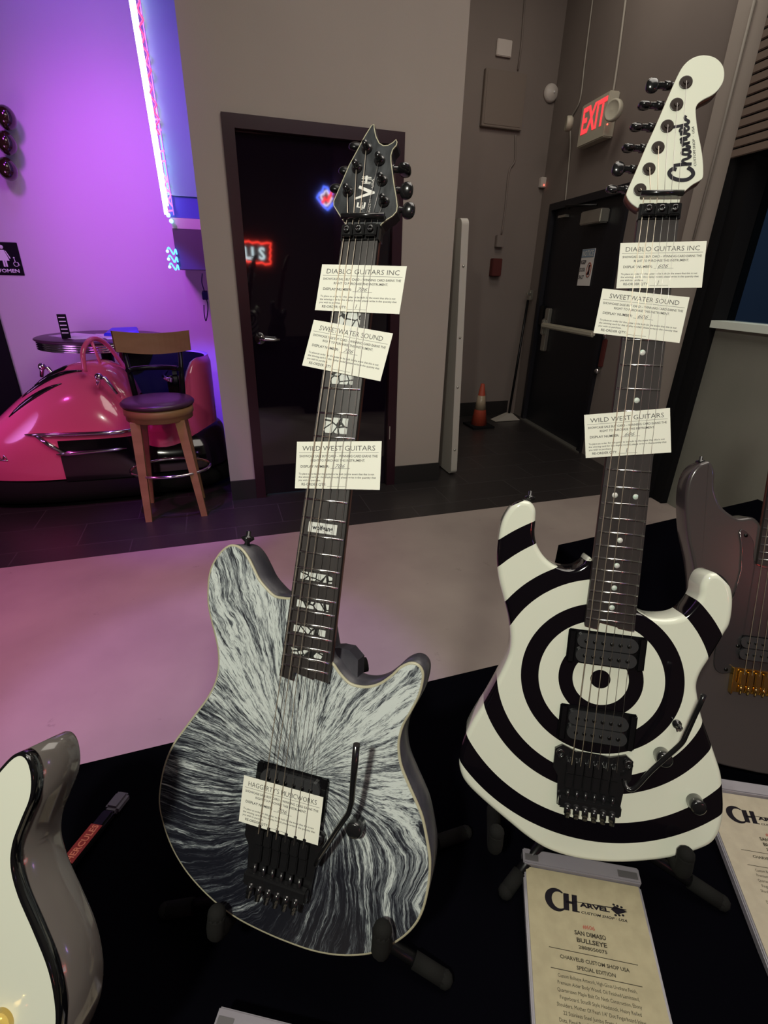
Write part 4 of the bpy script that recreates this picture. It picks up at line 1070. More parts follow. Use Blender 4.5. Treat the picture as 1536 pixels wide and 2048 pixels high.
# EVH mark: letters read upwards along the headstock
lg = MB()
def P3(a, b_): return hp_(a, b_, zh+0.0003)
def poly3(pts): lg.add([P3(*p) for p in pts], [list(range(len(pts)))])
poly3([(635, 965), (620, 1000), (745, 1058), (580, 1120), (578, 1148), (830, 1068), (828, 1045)])       # V
for (a0, b0, a1, b1, w_) in ((672, 850, 788, 858, 12), (664, 872, 790, 880, 10), (662, 912, 778, 922, 10), (668, 932, 776, 940, 10)):
    poly3([(a0, b0), (a1, b1), (a1-2, b1+w_), (a0-2, b0+w_)])
poly3([(716, 838), (742, 840), (728, 945), (702, 942)])
for (a0, b0, a1, b1, w_) in ((600, 1232, 700, 1250, 13),):
    poly3([(a0, b0), (a1, b1), (a1-4, b1+w_), (a0-4, b0+w_)])
for a0 in (606, 650, 694): poly3([(a0, 1180), (a0+22, 1184), (a0+8, 1248), (a0-12, 1244)])
poly3([(650, 1218), (676, 1220), (668, 1278), (642, 1274)])
exv = (P3(790, 880)-P3(760, 1290)).normalized(); eyv = Vector((-exv.y, exv.x, 0))
text(lg, 'MADE IN', P3(775, 1225), exv, eyv, (P3(790, 1130)-P3(775, 1290)).length, 0.0022)
text(lg, 'USA', P3(815, 935), exv, eyv, (P3(790, 880)-P3(785, 990)).length, 0.0026)
gE.part(lg, 'logo_lettering', 'white_ink', hs)
postsE = [(490, 1050, -1), (605, 745, -1), (730, 500, -1), (895, 650, 1), (925, 910, 1), (950, 1180, 1)]
pE = []
for (a, b_, s_) in postsE:
    p = hp_(a, b_); pE.append((p.x, p.y))
    mb = MB(); mb.lathe([(0.0062, zh), (0.0062, zh+0.0015), (0.0040, zh+0.003), (0.0032, zh+0.004), (0.0028, zh+0.0075), (0.0034, zh+0.009), (0.0028, zh+0.0105), (0, zh+0.0105)], Matrix.Translation((p.x, p.y, 0)), 18)
    gE.part(mb, 'tuner_post', 'hardware', hs)
for (a, b_, s_, tr) in ((1215, 748, 1, 1.3), (1240, 1015, 1, 0.3), (1265, 1268, 1, 0.2), (575, 520, -1, 0.8), (445, 830, -1, 0.8), (330, 1055, -1, 0.8)):
    p = gE.px(620+a*0.15625, 220+b_*0.15625, -0.014)
    key(gE, (p.x-s_*0.018, p.y), s_, -0.10*s_ if s_ > 0 else 0.25, 'hardware' if s_ > 0 else 'black_satin', z=-0.014, turn=tr)
make_nut(gE, wnE, zh)
rb = MB(); a = hp_(400, 1350, 0.002); c = hp_(950, 1345, 0.002)
rb.tube([(a.x, a.y, 0.001), (c.x, c.y, 0.001)], 0.0030, 10); gE.part(rb, 'string_retainer_bar', 'hardware')
ordE = [pE[0], pE[1], pE[2], pE[3], pE[4], pE[5]]
make_strings(gE, 0.0178, 0.0262, 0.0012, 0.0050, 0.648, ordE, zh, retainer_u=-0.0265)
make_tremolo(gE, 0.655, 0.0262, 0.0052)
ctr = (gE.px(523, 1537, 0)+gE.px(648, 1565, 0))/2
make_humbucker(gE, ctr.y-0.020, 0, 0, -0.0005, ring_w=0.084, ring_h=0.046, tall=0.005)
AR = [gE.px(a, b_, z) for a, b_, z in ((632, 1729, 0.004), (640, 1712, 0.014), (675, 1658, 0.020), (697, 1626, 0.024), (703, 1605, 0.026), (708, 1547, 0.034), (713, 1489, 0.042))]
gE.part(MB().tube(AR, [0.0026, 0.0026, 0.0027, 0.0028, 0.0029, 0.0034, 0.0034], 12), 'tremolo_arm', 'hardware')
p = gE.px(716, 1646, -0.008); make_knob(gE, (p.x, p.y, -0.008), 0.0088, 0.016)
p = gE.px(497, 1078, -0.03); ssb = MB(); sm_ = Matrix.Translation((p.x-0.001, p.y-0.010, -0.030)) @ Matrix.Rotation(-PI/2, 4, 'X')
ssb.lathe([(0.004, 0), (0.003, 0.006), (0.008, 0.010), (0.007, 0.013), (0.003, 0.014), (0.003, 0.019), (0, 0.020)], sm_, 16); gE.part(ssb, 'strap_button', 'hardware')
print('E root', gE.mw.translation)

# ---------------------------------------------------------------- bullseye guitar
gW = Guitar((0.08639, 0.18179, 0.09445), (309.691, -330.941, 563.373), 0.785, 'white electric guitar with black bullseye rings and a paddle headstock')
oW = [(1050,1001),(1064,1006),(1072,1020),(1072,1041.5),(1070,1065),(1074,1088),(1087.5,1112),(1107,1129.5),(1130,1138),(1152,1137),(1169.5,1127.5),(1184,1117),(1215,1180),(1260,1220),(1284.8,1228),(1306,1237),(1337.5,1239),(1365,1233),(1384,1217),(1400,1194),(1404,1170.5),(1415.6,1151),(1435,1147),(1454.7,1158.7),(1466,1182),(1468,1213),(1462.5,1248.6),(1450.8,1259.5+10),(1439,1291),(1419.5,1322),(1404,1347),(1396,1371),(1398,1396),(1405.9,1435),(1419.5,1474.4),(1433,1513.4),(1445,1552.5),(1448.7,1591.6),(1449.5,1622.8),(1446,1650),(1437,1673.6),(1419.5,1693),(1380.5,1708.7),(1337.5,1719.7),(1290.6,1725.5),(1243.8,1728),(1193,1725.5),(1142,1717),(1095,1701),(1056,1677.5),(1017,1646),(966.4,1603),(935,1572),(921.5,1548.6),(917.6,1521),(923.4,1490),(943,1447),(970,1404),(994,1361),(1011,1326),(1019,1303),(1021,1276),(1017,1237),(1007.4,1197.8),(997.6,1158.7),(993.7,1119.7),(996.5,1080.6),(1003.5,1045.5),(1017,1020),(1033,1004.5)]
oWl = [gW.px(a, b_, -0.0085) for a, b_ in oW]
cW = Vector((-0.0015, gW.U0-0.5417))
def bull_mat():
    m = mat('bullseye_finish', (0.8, 0.82, 0.7), 0.12, coat=0.8)
    N, L = nodes_of(m); b = N['Principled BSDF']
    tc = N.new('ShaderNodeTexCoord'); sp = N.new('ShaderNodeSeparateXYZ'); L.new(tc.outputs['Object'], sp.inputs[0])
    mn = lambda op, a, b_=None: math_node(N, L, op, a, b_)
    dx = mn('SUBTRACT', sp.outputs[0], cW.x); dy = mn('SUBTRACT', sp.outputs[1], cW.y)
    r = mn('POWER', mn('ADD', mn('MULTIPLY', dx, dx), mn('MULTIPLY', dy, dy)), 0.5)
    tot = None
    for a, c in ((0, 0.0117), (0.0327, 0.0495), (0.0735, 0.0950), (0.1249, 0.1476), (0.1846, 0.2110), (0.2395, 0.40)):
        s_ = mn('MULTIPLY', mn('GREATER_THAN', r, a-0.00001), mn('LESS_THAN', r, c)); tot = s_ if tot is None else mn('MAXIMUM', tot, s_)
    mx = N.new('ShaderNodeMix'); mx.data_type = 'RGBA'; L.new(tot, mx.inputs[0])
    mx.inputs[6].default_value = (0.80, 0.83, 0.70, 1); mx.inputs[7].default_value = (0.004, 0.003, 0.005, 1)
    L.new(mx.outputs[2], b.inputs['Base Color']); return m
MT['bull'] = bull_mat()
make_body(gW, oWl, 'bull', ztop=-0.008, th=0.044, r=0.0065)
wnW, wbW = 0.0424, 0.0562
uWl = gW.U0-gW.px(1167.8, 1250.5, -0.001).y; uWr = gW.U0-gW.px(1272.7, 1263, -0.001).y
fbW = make_neck(gW, wnW, wbW, uWl, uWr, 'mahogany', None, None)
dot_inlays(gW, fbW, wnW, wbW)
hW = [(420,1790),(340,1730),(295,1660),(300,1600),(400,1370),(500,1130),(600,910),(700,680),(800,450),(870,300),(930,210),(1010,145),(1100,113),(1190,113),(1270,140),(1330,195),(1360,260),(1365,340),(1345,420),(1290,500),(1230,550),(1150,590),(1090,630),(1060,670),(1052,720),(1060,830),(1080,970),(1110,1120),(1130,1260),(1135,1380),(1130,1450),(1100,1485),(1020,1530),(960,1580),(920,1620),(880,1700),(870,1800)]
zW = -0.005
hWl = [gW.px(1200+a*0.18229, 90+b_*0.18229, zW) for a, b_ in hW]
pw = [Vector(p[:2]) for p in hWl]
sm = cr_open([Vector((p.x, p.y, 0)) for p in pw], 4)
pol = ccw([Vector(p[:2]) for p in sm])
MT['head_white'] = mat('white_headstock_paint', (0.80, 0.83, 0.70), 0.3, coat=0.3)
mb = MB(); rings_body(mb, [(inset(pol, 0.001), zW-0.0145), (pol, zW-0.0135), (pol, zW-0.002)]); hsW = gW.part(mb, 'headstock', 'mahogany')
mb = MB(); rings_body(mb, [(pol, zW-0.002), (pol, zW-0.0005), (inset(pol, 0.0006), zW)]); gW.part(mb, 'painted_face', 'head_white', hsW)
def hw3(a, b_, z=zW): return gW.px(1200+a*0.18229, 90+b_*0.18229, z)
postsW = [(436, 1590), (535, 1362), (634, 1128), (735, 893), (838, 655), (940, 412)]
MT['bushing'] = mat('dark_bushing', (0.022, 0.012, 0.008), 0.4)
pW = []
for (a, b_) in postsW:
    p = hw3(a, b_); pW.append((p.x, p.y))
    mb = MB(); mb.lathe([(0.0069, zW), (0.0069, zW+0.0008), (0.0062, zW+0.0010), (0.0030, zW+0.0010), (0.0028, zW+0.0026), (0, zW+0.0026)], Matrix.Translation((p.x, p.y, 0)), 24, False)
    gW.part(mb, 'tuner_post', 'bushing', hsW)
for (a, b_, tr) in ((780, 445, 0.1), (690, 665, 1.2), (600, 905, 1.1), (510, 1135, 1.25), (400, 1365, 0.1), (330, 1590, 0.9)):
    p = gW.px(1200+a*0.18229, 90+b_*0.18229, -0.018)
    key(gW, (p.x-0.002, p.y), -1, 0.06, 'hardware', z=-0.018, turn=tr)
make_nut(gW, wnW, zW)
rb = MB(); a = hw3(450, 1622, 0.001); c = hw3(920, 1618, 0.001); rb.tube([(a.x, a.y, 0.0), (c.x, c.y, 0.0)], 0.0032, 10)
gW.part(rb, 'string_retainer_bar', 'hardware')
make_strings(gW, 0.0180, 0.0262, 0.0012, 0.0048, 0.650, pW, zW, retainer_u=-0.0275)
# script logo, built as pen strokes; local axes: reading direction runs up the headstock
o_ = hw3(1000, 1480, zW+0.0003); e_ = hw3(960, 760, zW+0.0003); LX = (e_-o_); Llen = LX.length; LX.normalize(); LY = Vector((-LX.y, LX.x, 0))
def lp3(p): return o_+LX*(p.x*Llen)+LY*(p.y*Llen)
strokes = [
 ([(0.20,0.20),(0.22,0.26),(0.17,0.31),(0.09,0.27),(0.03,0.16),(0.02,0.05),(0.07,-0.03),(0.14,-0.02),(0.20,0.04)], 0.040),
 ([(0.24,-0.02),(0.26,0.10),(0.27,0.24)], 0.034), ([(0.25,0.04),(0.29,0.10),(0.325,0.10),(0.335,0.03),(0.36,-0.01),(0.385,0.03)], 0.028),
 ([(0.47,0.09),(0.43,0.11),(0.40,0.05),(0.42,-0.01),(0.46,0.02),(0.485,0.10),(0.48,0.01),(0.51,0.00),(0.53,0.05)], 0.028),
 ([(0.54,0.11),(0.56,0.05),(0.57,-0.01),(0.57,0.07),(0.60,0.11),(0.62,0.08),(0.63,0.02)], 0.028),
 ([(0.63,0.10),(0.65,0.11),(0.66,0.03),(0.69,-0.01),(0.72,0.05),(0.72,0.11),(0.745,0.08)], 0.028),
 ([(0.76,0.05),(0.80,0.06),(0.81,0.10),(0.77,0.12),(0.75,0.06),(0.77,0.0),(0.81,0.0),(0.835,0.04)], 0.026),
 ([(0.855,0.24),(0.85,0.10),(0.86,0.01),(0.89,-0.01),(0.93,0.03),(0.96,0.04),(0.985,0.02)], 0.030)]
lgW = MB()
for pts, wd in strokes:
    P = cr_open([Vector((x, y, 0)) for x, y in pts], 5); ribbon(lgW, [Vector((p.x, p.y)) for p in P], wd*1.45, lp3)
text(lgW, 'CUSTOM SHOP  \u00b7  USA', lp3(Vector((0.50, -0.085))), LX, LY, Llen*0.60, 0.0026, shear=0.2)
gW.part(lgW, 'logo_lettering', 'logo_ink', hsW)
make_tremolo(gW, 0.657, 0.0262, 0.0052)
pc = [gW.px(a, b_, -0.008) for a, b_ in ((1139, 1254), (1294, 1279), (1287, 1343), (1131, 1318))]
make_humbucker(gW, sum(p.y for p in pc)/4, 0, 0, -0.0005)
pc = [gW.px(a, b_, -0.008) for a, b_ in ((1122, 1403), (1275.6, 1429), (1115, 1478), (1268, 1499))]
make_humbucker(gW, sum(p.y for p in pc)/4, 0, 0, -0.0005, ring_h=0.046)
AR = [gW.px(a, b_, z) for a, b_, z in ((1248, 1560, 0.003), (1252, 1574, 0.012), (1262, 1579, 0.014), (1276, 1570, 0.015), (1302.7, 1541, 0.018), (1350, 1499, 0.024), (1365, 1484, 0.026), (1372, 1470, 0.028), (1386.8, 1437, 0.034), (1408, 1390, 0.042))]
gW.part(MB().tube(cr_open(AR, 3), 0.0028, 12), 'tremolo_arm', 'hardware')
for (a, b_) in ((1322, 1508), (1388, 1601)):
    p = gW.px(a, b_, -0.008); make_knob(gW, (p.x, p.y, -0.008), 0.0092, 0.016)
p = gW.px(1353, 1447, -0.008); tg = MB(); tg.lathe([(0.0052, -0.008), (0.0052, -0.0055), (0.003, -0.005), (0.0022, 0.002), (0.003, 0.004), (0, 0.006)], Matrix.Translation((p.x, p.y, 0)), 14)
gW.part(tg, 'toggle_switch', 'hardware')
p = gW.px(1358, 1464, -0.0078); q_ = gW.px(1361, 1472, -0.0078); tg = MB(); ribbon(tg, [gW.px(1356, 1459, 0).xy, gW.px(1359.5, 1470.5, 0).xy], 0.0012, lambda v: Vector((v.x, v.y, -0.0077)))
gW.part(tg, 'switch_mark', 'logo_ink')
p = gW.px(1060, 1000, -0.022); ssb = MB(); ssb.lathe([(0.004, -0.004), (0.003, 0.005), (0.007, 0.008), (0.006, 0.011), (0.0025, 0.012), (0.0025, 0.017), (0, 0.018)], Matrix.Translation((p.x, p.y-0.006, -0.026)) @ Matrix.Rotation(-PI/2, 4, 'X'), 16)
gW.part(ssb, 'strap_button', 'hardware')

# ---------------------------------------------------------------- grey guitar at the right edge
gG = Guitar((0.08639, 0.18179, 0.09445), (626.0, -389.4, 705.9), 0.808, 'dark grey electric guitar with gold bridge, cut off by the right edge')
oG = [(1421,923),(1408,925),(1396,931),(1384.4,944.4),(1375.8,965.9),(1371.5,1000),(1372.4,1043),(1375.8,1077.5),(1382,1107.6),(1388,1137.6),(1392,1180),(1391,1220),(1384,1262),(1368,1305),(1352,1350),(1345,1395),(1350,1440),(1368,1482),(1400,1513),(1440,1530.5),(1490,1542),(1536,1551),(1590,1553),(1650,1545),(1690,1510),(1700,1450),(1690,1390),(1665,1330),(1650,1280),(1660,1230),(1690,1180),(1700,1130),(1690,1090),(1665,1080),(1640,1110),(1600,1125),(1560,1100),(1530,1060),(1509,1036),(1479,1036.5),(1461.7,1028.5),(1444.5,1013),(1433,987),(1430.5,966),(1431,942)]
oGl = [gG.px(a, b_, -0.008) for a, b_ in oG]
MT['greyburst'] = mat('dark_grey_gloss', (0.062, 0.052, 0.052), 0.2, coat=0.5)
make_body(gG, oGl, 'greyburst', th=0.044, r=0.005)
fbG = make_neck(gG, 0.0424, 0.0562, 0.474, 0.474, 'maple_dark', None, None)
dot_inlays(gG, fbG, 0.0424, 0.0562)
pgp = [(1480,1062),(1493,1064),(1508,1085),(1515,1130),(1600,1150),(1640,1180),(1620,1260),(1610,1340),(1560,1348),(1470,1346),(1440,1346),(1428,1325),(1440,1260),(1462,1205),(1474,1170),(1482,1140),(1484,1100)]
pgl = ccw(cr_closed([gG.px(a, b_, -0.0058) for a, b_ in pgp], 4)); mb = MB(); rings_body(mb, [(pgl, -0.0079), (pgl, -0.0064), (inset(pgl, 0.0008), -0.0058)])
MT['pickguard'] = mat('dark_pickguard', (0.028, 0.026, 0.028), 0.25)
pgo = gG.part(mb, 'pickguard', 'pickguard')
gG.part(MB().tube([gG.px(a, b_, -0.0060) for a, b_ in ((1479, 1064), (1482, 1078), (1484, 1100), (1482, 1140), (1474, 1170), (1462, 1205))], 0.0009, 6), 'bevel_glint', 'chrome', pgo)  # chrome tube added as the glint along the pickguard bevel
for (a, b_) in ((1492, 1071), (1476, 1292), (1452, 1339)):
    p = gG.px(a, b_, -0.0055); gG.part(MB().lathe([(0.0028, -0.0058), (0.0028, -0.0052), (0, -0.0048)], Matrix.Translation((p.x, p.y, 0)), 12), 'screw', 'black_satin', pgo)
yb = gG.px(1498, 1344, 0).y
p1 = gG.px(1507, 1297, -0.005)
make_humbucker(gG, p1.y, 0, 0, -0.0002, ring=False, zbody=-0.0058, ring_w=0.082)
gb = MB(); gb.box((-0.040, yb-0.036, -0.0078), (0.040, yb+0.004, -0.005), None, 0.001); gbo = gG.part(gb, 'bridge_plate', 'gold')
for i in range(6):
    x = -0.0262+0.01048*i; sd = MB(); sd.box((x-0.0046, yb-0.022, -0.005), (x+0.0046, yb, 0.0022), None, 0.0015); sd.tube([(x, yb-0.022, -0.001), (x, yb-0.036, -0.001)], 0.0016, 8)
    gG.part(sd, 'saddle', 'gold', gbo)
gw_ = MB(); gw_.box((-0.041, yb-0.037, -0.0078), (-0.0385, yb+0.004, 0.003), None, 0.0008); gw_.box((0.0385, yb-0.037, -0.0078), (0.041, yb+0.004, 0.003), None, 0.0008); gG.part(gw_, 'bridge_wall', 'gold', gbo)
hg = [(-0.02, 0.808), (-0.024, 0.84), (-0.012, 0.90), (0.01, 0.97), (0.035, 0.99), (0.05, 0.975), (0.05, 0.95), (0.035, 0.93), (0.035, 0.86), (0.028, 0.82), (0.021, 0.808)]
mb = MB(); rings_body(mb, [(ccw([Vector(p) for p in hg]), -0.018), (ccw([Vector(p) for p in hg]), -0.004)], smooth=False); gG.part(mb, 'headstock', 'mahogany')
pG = [(-0.012+0.004*i, 0.835+0.025*i) for i in range(6)]
make_nut(gG, 0.0424, -0.004)
make_strings(gG, 0.0180, 0.0262, 0.0012, 0.0035, gG.U0-yb+0.004, pG, -0.004)
p = gG.px(1413, 925, -0.02); gG.part(MB().lathe([(0.004, -0.004), (0.003, 0.005), (0.0075, 0.008), (0.006, 0.011), (0.0025, 0.012), (0.0025, 0.017), (0, 0.018)], Matrix.Translation((p.x-0.006, p.y-0.008, -0.026)) @ Matrix.Rotation(-PI/2, 4, 'X'), 16), 'strap_button', 'hardware')

# ---------------------------------------------------------------- cream guitar at the left edge
gC = Guitar((-0.00808, 0.22, 0.12431), (-620, -250, 470), 0.80, 'cream white electric guitar with thick black binding, cut off by the left edge', inplane=0.28)
oC = [(67,1560),(63,1600),(45,1645),(29,1690),(26,1735),(40,1790),(70,1860),(98,1930),(112,1990),(116,2050),(104,2120),(60,2200),(-40,2270),(-180,2290),(-310,2240),(-380,2140),(-390,2010),(-350,1890),(-300,1780),(-310,1690),(-330,1600),(-310,1530),(-250,1500),(-190,1520),(-150,1570),(-90,1600),(-40,1585),(0,1537),(26,1511),(45,1507),(60,1524)]
oCl = [gC.px(a, b_, -0.008) for a, b_ in oC]
MT['cream'] = mat('cream_gloss', (0.77, 0.80, 0.68), 0.12, coat=0.8)
MT['cream_side'] = mat('grey_side_gloss', (0.10, 0.088, 0.082), 0.18, coat=0.6)
make_body(gC, oCl, 'cream', th=0.047, side_mat='cream_side', bind='black_gloss', bw=0.0022, bh=0.0085)
fbC = make_neck(gC, 0.0424, 0.0562, 0.474, 0.474, 'maple_dark', None, None)
mb = MB(); hg2 = ccw([Vector((p[0], p[1]-0.008)) for p in hg]); rings_body(mb, [(hg2, -0.018), (hg2, -0.004)], smooth=False); gC.part(mb, 'headstock', 'mahogany')
gb = MB(); gb.box((-0.037, 0.80-0.665, -0.0078), (0.037, 0.80-0.640, -0.001), None, 0.002); gC.part(gb, 'bridge', 'gold')
make_nut(gC, 0.0424, -0.004)
make_strings(gC, 0.0180, 0.0262, 0.0012, 0.0035, 0.650, [(a, b_-0.008) for a, b_ in pG], -0.004)
p = gC.px(8, 2040, -0.008); gC.part(MB().lathe([(0.0095, -0.008), (0.0095, 0.004), (0.008, 0.008), (0, 0.009)], Matrix.Translation((p.x, p.y, 0)), 28), 'volume_knob', 'gold')
ps = MB(); pts = [gC.px(a, b_, -0.03) for a, b_ in ((60, 1735), (75, 1718), (108, 1765), (75, 1812))]
ls = [gC.px(a, b_, -0.04) for a, b_ in ((0, 0), (1, 1))]
print('C tail', gC.mw.translation, 'W tail', gW.mw.translation, 'G tail', gG.mw.translation)

# ================================================================= STANDS
def stand(g, label, peg_l, peg_r, legs, zc=-0.045, logo=None):
    """two padded pegs under the body, yoke behind, three legs resting on the table; all in world space"""
    root_p = g.mw @ Vector((0, 0.02, -0.10)); base = Vector((root_p.x, root_p.y, TT))
    s = empty('guitar_stand', base, label, 'guitar stand')
    def Lc(p): return Vector(p)-base
    yk = g.mw @ Vector((0, 0.03, -0.085))
    for q in (peg_l, peg_r):
        a = g.mw @ Vector((q[0], q[1], zc-0.025)); b_ = g.mw @ Vector((q[0], q[1]-0.002, 0.004)); tip = g.mw @ Vector((q[0], q[1]+0.022, 0.010))
        MB().tube([Lc(yk), Lc(a)], 0.0065, 10).build('cradle_arm', 'black_satin', s)
        MB().tube([Lc(p) for p in cr_open([a, a.lerp(b_, 0.5), b_, tip], 5)], [0.0095]*16, 12).sphere(Lc(tip), 0.0098, 12, 8).build('padded_peg', 'rubber', s)
    top = g.mw @ Vector((0, 0.30, -0.075))
    mh = g.mw @ Vector((0, 0.10, -0.09))
    MB().tube([Lc(yk), Lc(top)], 0.007, 10).build('support_post', 'black_satin', s)
    MB().box((-0.02, -0.02, -0.025), (0.02, 0.02, 0.025), Matrix.Translation(Lc(yk)), 0.006).build('hub', 'black_matte', s)
    MB().tube([Lc(top)-Vector((0.05, 0, 0)), Lc(top)+Vector((0.05, 0, 0))], 0.009, 10).build('back_rest', 'rubber', s)
    for q in legs:
        e = Vector((q[0], q[1], TT+0.008))
        MB().tube([Lc(yk), Lc(yk).lerp(Lc(e), 0.5)+Vector((0, 0, 0.0)), Lc(e)], 0.0075, 10).build('leg', 'black_satin', s)
        fo = MB().tube([Lc(yk).lerp(Lc(e), 0.80), Lc(e)], 0.0095, 10).sphere(Lc(e), 0.0098, 10, 8)
        fo.build('foot', 'rubber', s)
    return s
def w2(px, py): p = on_z(px, py, TT); return (p.x, p.y)
pr_ = gE.px(765, 1885, -0.0); pl_ = gE.px(440, 1845, -0.0)
stand(gE, 'black guitar stand cradling the burst guitar', (pl_.x, pl_.y-0.005), (pr_.x, pr_.y-0.002), [w2(888, 1965), w2(335, 1828), w2(930, 1672)])
pr_ = gW.px(1362, 1722, 0.0); pl_ = gW.px(990, 1680, -0.0)
stand(gW, 'black guitar stand cradling the bullseye guitar', (pl_.x, pl_.y-0.004), (pr_.x, pr_.y-0.006), [w2(1440, 1812), w2(1010, 1790), w2(1435, 1610)])
pr_ = gG.px(1600, 1560, 0.0); pl_ = gG.px(1500, 1560, -0.0)
stand(gG, 'black guitar stand under the dark grey guitar', (-0.06, -0.006), (0.06, -0.006), [(1.05, 0.30), (0.78, 0.50), (1.0, 0.60)])
a = gC.mw @ Vector((0, 0.05, -0.09))
lg_end = w2(238, 1592)
scs = stand(gC, 'guitar stand at the left with red lettering on its leg', (-0.06, 0.0), (0.06, 0.0), [(a.x-0.1, a.y-0.12), (a.x-0.15, a.y+0.12)])
# long marked leg
base = scs.matrix_world.translation.copy()
s0 = on_z(131, 1736, TT+0.03); s1 = on_z(249, 1588, TT+0.010)
dv = (s1-s0); ln = dv.length; dx_ = dv.normalized(); up = Vector((0, 0, 1)); sd_ = up.cross(dx_).normalized(); up2 = dx_.cross(sd_)
LM = Matrix((( dx_.x, sd_.x, up2.x, s0.x-base.x), (dx_.y, sd_.y, up2.y, s0.y-base.y), (dx_.z, sd_.z, up2.z, s0.z-base.z), (0, 0, 0, 1)))
mb = MB(); mb.box((-0.25, -0.009, -0.006), (ln*0.72, 0.009, 0.006), LM, 0.003)
lgo = mb.build('leg', 'black_satin', scs)
MT['stand_foot'] = mat('violet_grey_rubber', (0.10, 0.09, 0.12), 0.6)
mb = MB(); mb.box((ln*0.73, -0.0105, -0.007), (ln, 0.0105, 0.007), LM, 0.004); mb.build('foot', 'stand_foot', scs)
MT['red_print'] = mat('bright_red_print', (0.75, 0.10, 0.05), 0.5)
mb = MB(); mb.box((ln*0.02, -0.0085, 0.0061), (ln*0.50, 0.0085, 0.0064), LM); mb.build('red_label', mat('dark_red_label', (0.30, 0.03, 0.02), 0.5), lgo)
mb = MB(); text(mb, 'HERCULES', LM @ Vector((ln*0.26, -0.0045, 0.0067)), dx_, sd_, ln*0.46, 0.009, bold=0.02); mb.build('lettering', mat('pale_red_print', (0.8, 0.25, 0.15), 0.5), lgo)

# ================================================================= BUY CARDS
BODY = ('To place an order for this guitar to be built (in the event that this is not', 'the winning card for this display model) please write in the quantity that', 'you wish to purchase.')
def card(g, corners, z, title, num, qty, label):
    P = [g.px(a, b_, z) for a, b_ in corners]
    c = sum(P, Vector())/4; ex = ((P[1]-P[0])+(P[2]-P[3])).normalized(); ey = Vector((-ex.y, ex.x, 0))
    wd = ((P[1]-P[0]).length+(P[2]-P[3]).length)/2; ht = ((P[0]-P[3]).length+(P[1]-P[2]).length)/2
    L2 = Matrix(((ex.x, ey.x, 0, c.x), (ex.y, ey.y, 0, c.y), (0, 0, 1, c.z), (0, 0, 0, 1)))
    root = empty('buy_card', g.mw @ L2, label, 'card', 'buy cards tucked under guitar strings')
    MB().box((-wd/2, -ht/2, -0.00025), (wd/2, ht/2, 0)).build('card_stock', 'card', root)
    t = MB(); X_, Y_ = Vector((1, 0, 0)), Vector((0, 1, 0)); zz = 0.00006
    def ln(s, fx, fy, fw, fh, al='C', bold=0.0): text(t, s, (fx*wd, fy*ht, zz), X_, Y_, fw*wd, fh*ht, al, bold)
    ln(title, 0.0, 0.305, 0.80 if len(title) < 17 else 0.86, 0.108, bold=-0.004)
    t.box((-0.47*wd, 0.262*ht, 0), (0.47*wd, 0.268*ht, zz))
    ln('SHOWCASE SALE BUY CARD \u2013 WINNING CARD EARNS THE', 0.0, 0.165, 0.92, 0.050, bold=0.012)
    ln('RIGHT TO PURCHASE THIS INSTRUMENT.', 0.0, 0.075, 0.64, 0.050, bold=0.012)
    ln('DISPLAY NUMBER:', -0.44, -0.055, 0.345, 0.055, 'L', 0.015)
    t.box((-0.08*wd, -0.075*ht, 0), (0.15*wd, -0.069*ht, zz))
    for i, s in enumerate(BODY): ln(s, -0.46, -0.205-i*0.068, (0.89, 0.91, 0.27)[i], 0.040, 'L', 0.01)
    ln('RE-ORDER QTY:', -0.42, -0.435, 0.295, 0.055, 'L', 0.012)
    t.box((-0.11*wd, -0.45*ht, 0), (0.11*wd, -0.444*ht, zz))
    t.build('printed_text', 'ink', root)
    h_ = MB()
    text(h_, num, (0.03*wd, -0.06*ht, zz), X_, Y_, 0.12*wd, 0.085*ht, shear=0.4)
    if qty: text(h_, qty, (-0.01*wd, -0.43*ht, zz), X_, Y_, None, 0.10*ht, shear=0.2)
    h_.build('handwriting', 'pencil', root)
ZC = 0.0006
card(gE, ((641,528),(810.2,533),(802.2,627.7),(633.2,620.8)), ZC, 'DIABLO GUITARS INC', '706', '1', 'white Diablo Guitars buy card highest on the burst guitar neck')
card(gE, ((627.6,639.6),(784,666.5),(762.6,762.9),(604.4,730.7)), ZC, 'SWEETWATER SOUND', '706', '', 'tilted white Sweetwater Sound buy card on the burst guitar neck')
card(gE, ((593,882.8),(762,882.8),(761,979),(590.8,977.2)), ZC, 'WILD WEST GUITARS', '706', '', 'white Wild West Guitars buy card lowest on the burst guitar neck')
card(gE, ((488,1550),(646.2,1595.2),(636.2,1690.6),(477.5,1642.7)), 0.0035, "HAGGERTY'S MUSICWORKS", '706', '2', "tilted white Haggerty's Musicworks buy card over the burst guitar's bridge")
card(gW, ((1239.6,485.6),(1411.7,482.5),(1405.6,574.7),(1234,577)), ZC, 'DIABLO GUITARS INC', '606', '1', 'white Diablo Guitars buy card highest on the bullseye guitar neck')
card(gW, ((1206,577),(1380.4,594.7),(1358,685.8),(1186.4,665.8)), ZC+0.0001, 'SWEETWATER SOUND', '606', '', 'tilted white Sweetwater Sound buy card on the bullseye guitar neck')
card(gW, ((1168,829.8),(1339.7,816),(1342.6,904.8),(1171.7,916)), ZC, 'WILD WEST GUITARS', '606', '1', 'white Wild West Guitars buy card lowest on the bullseye guitar neck')

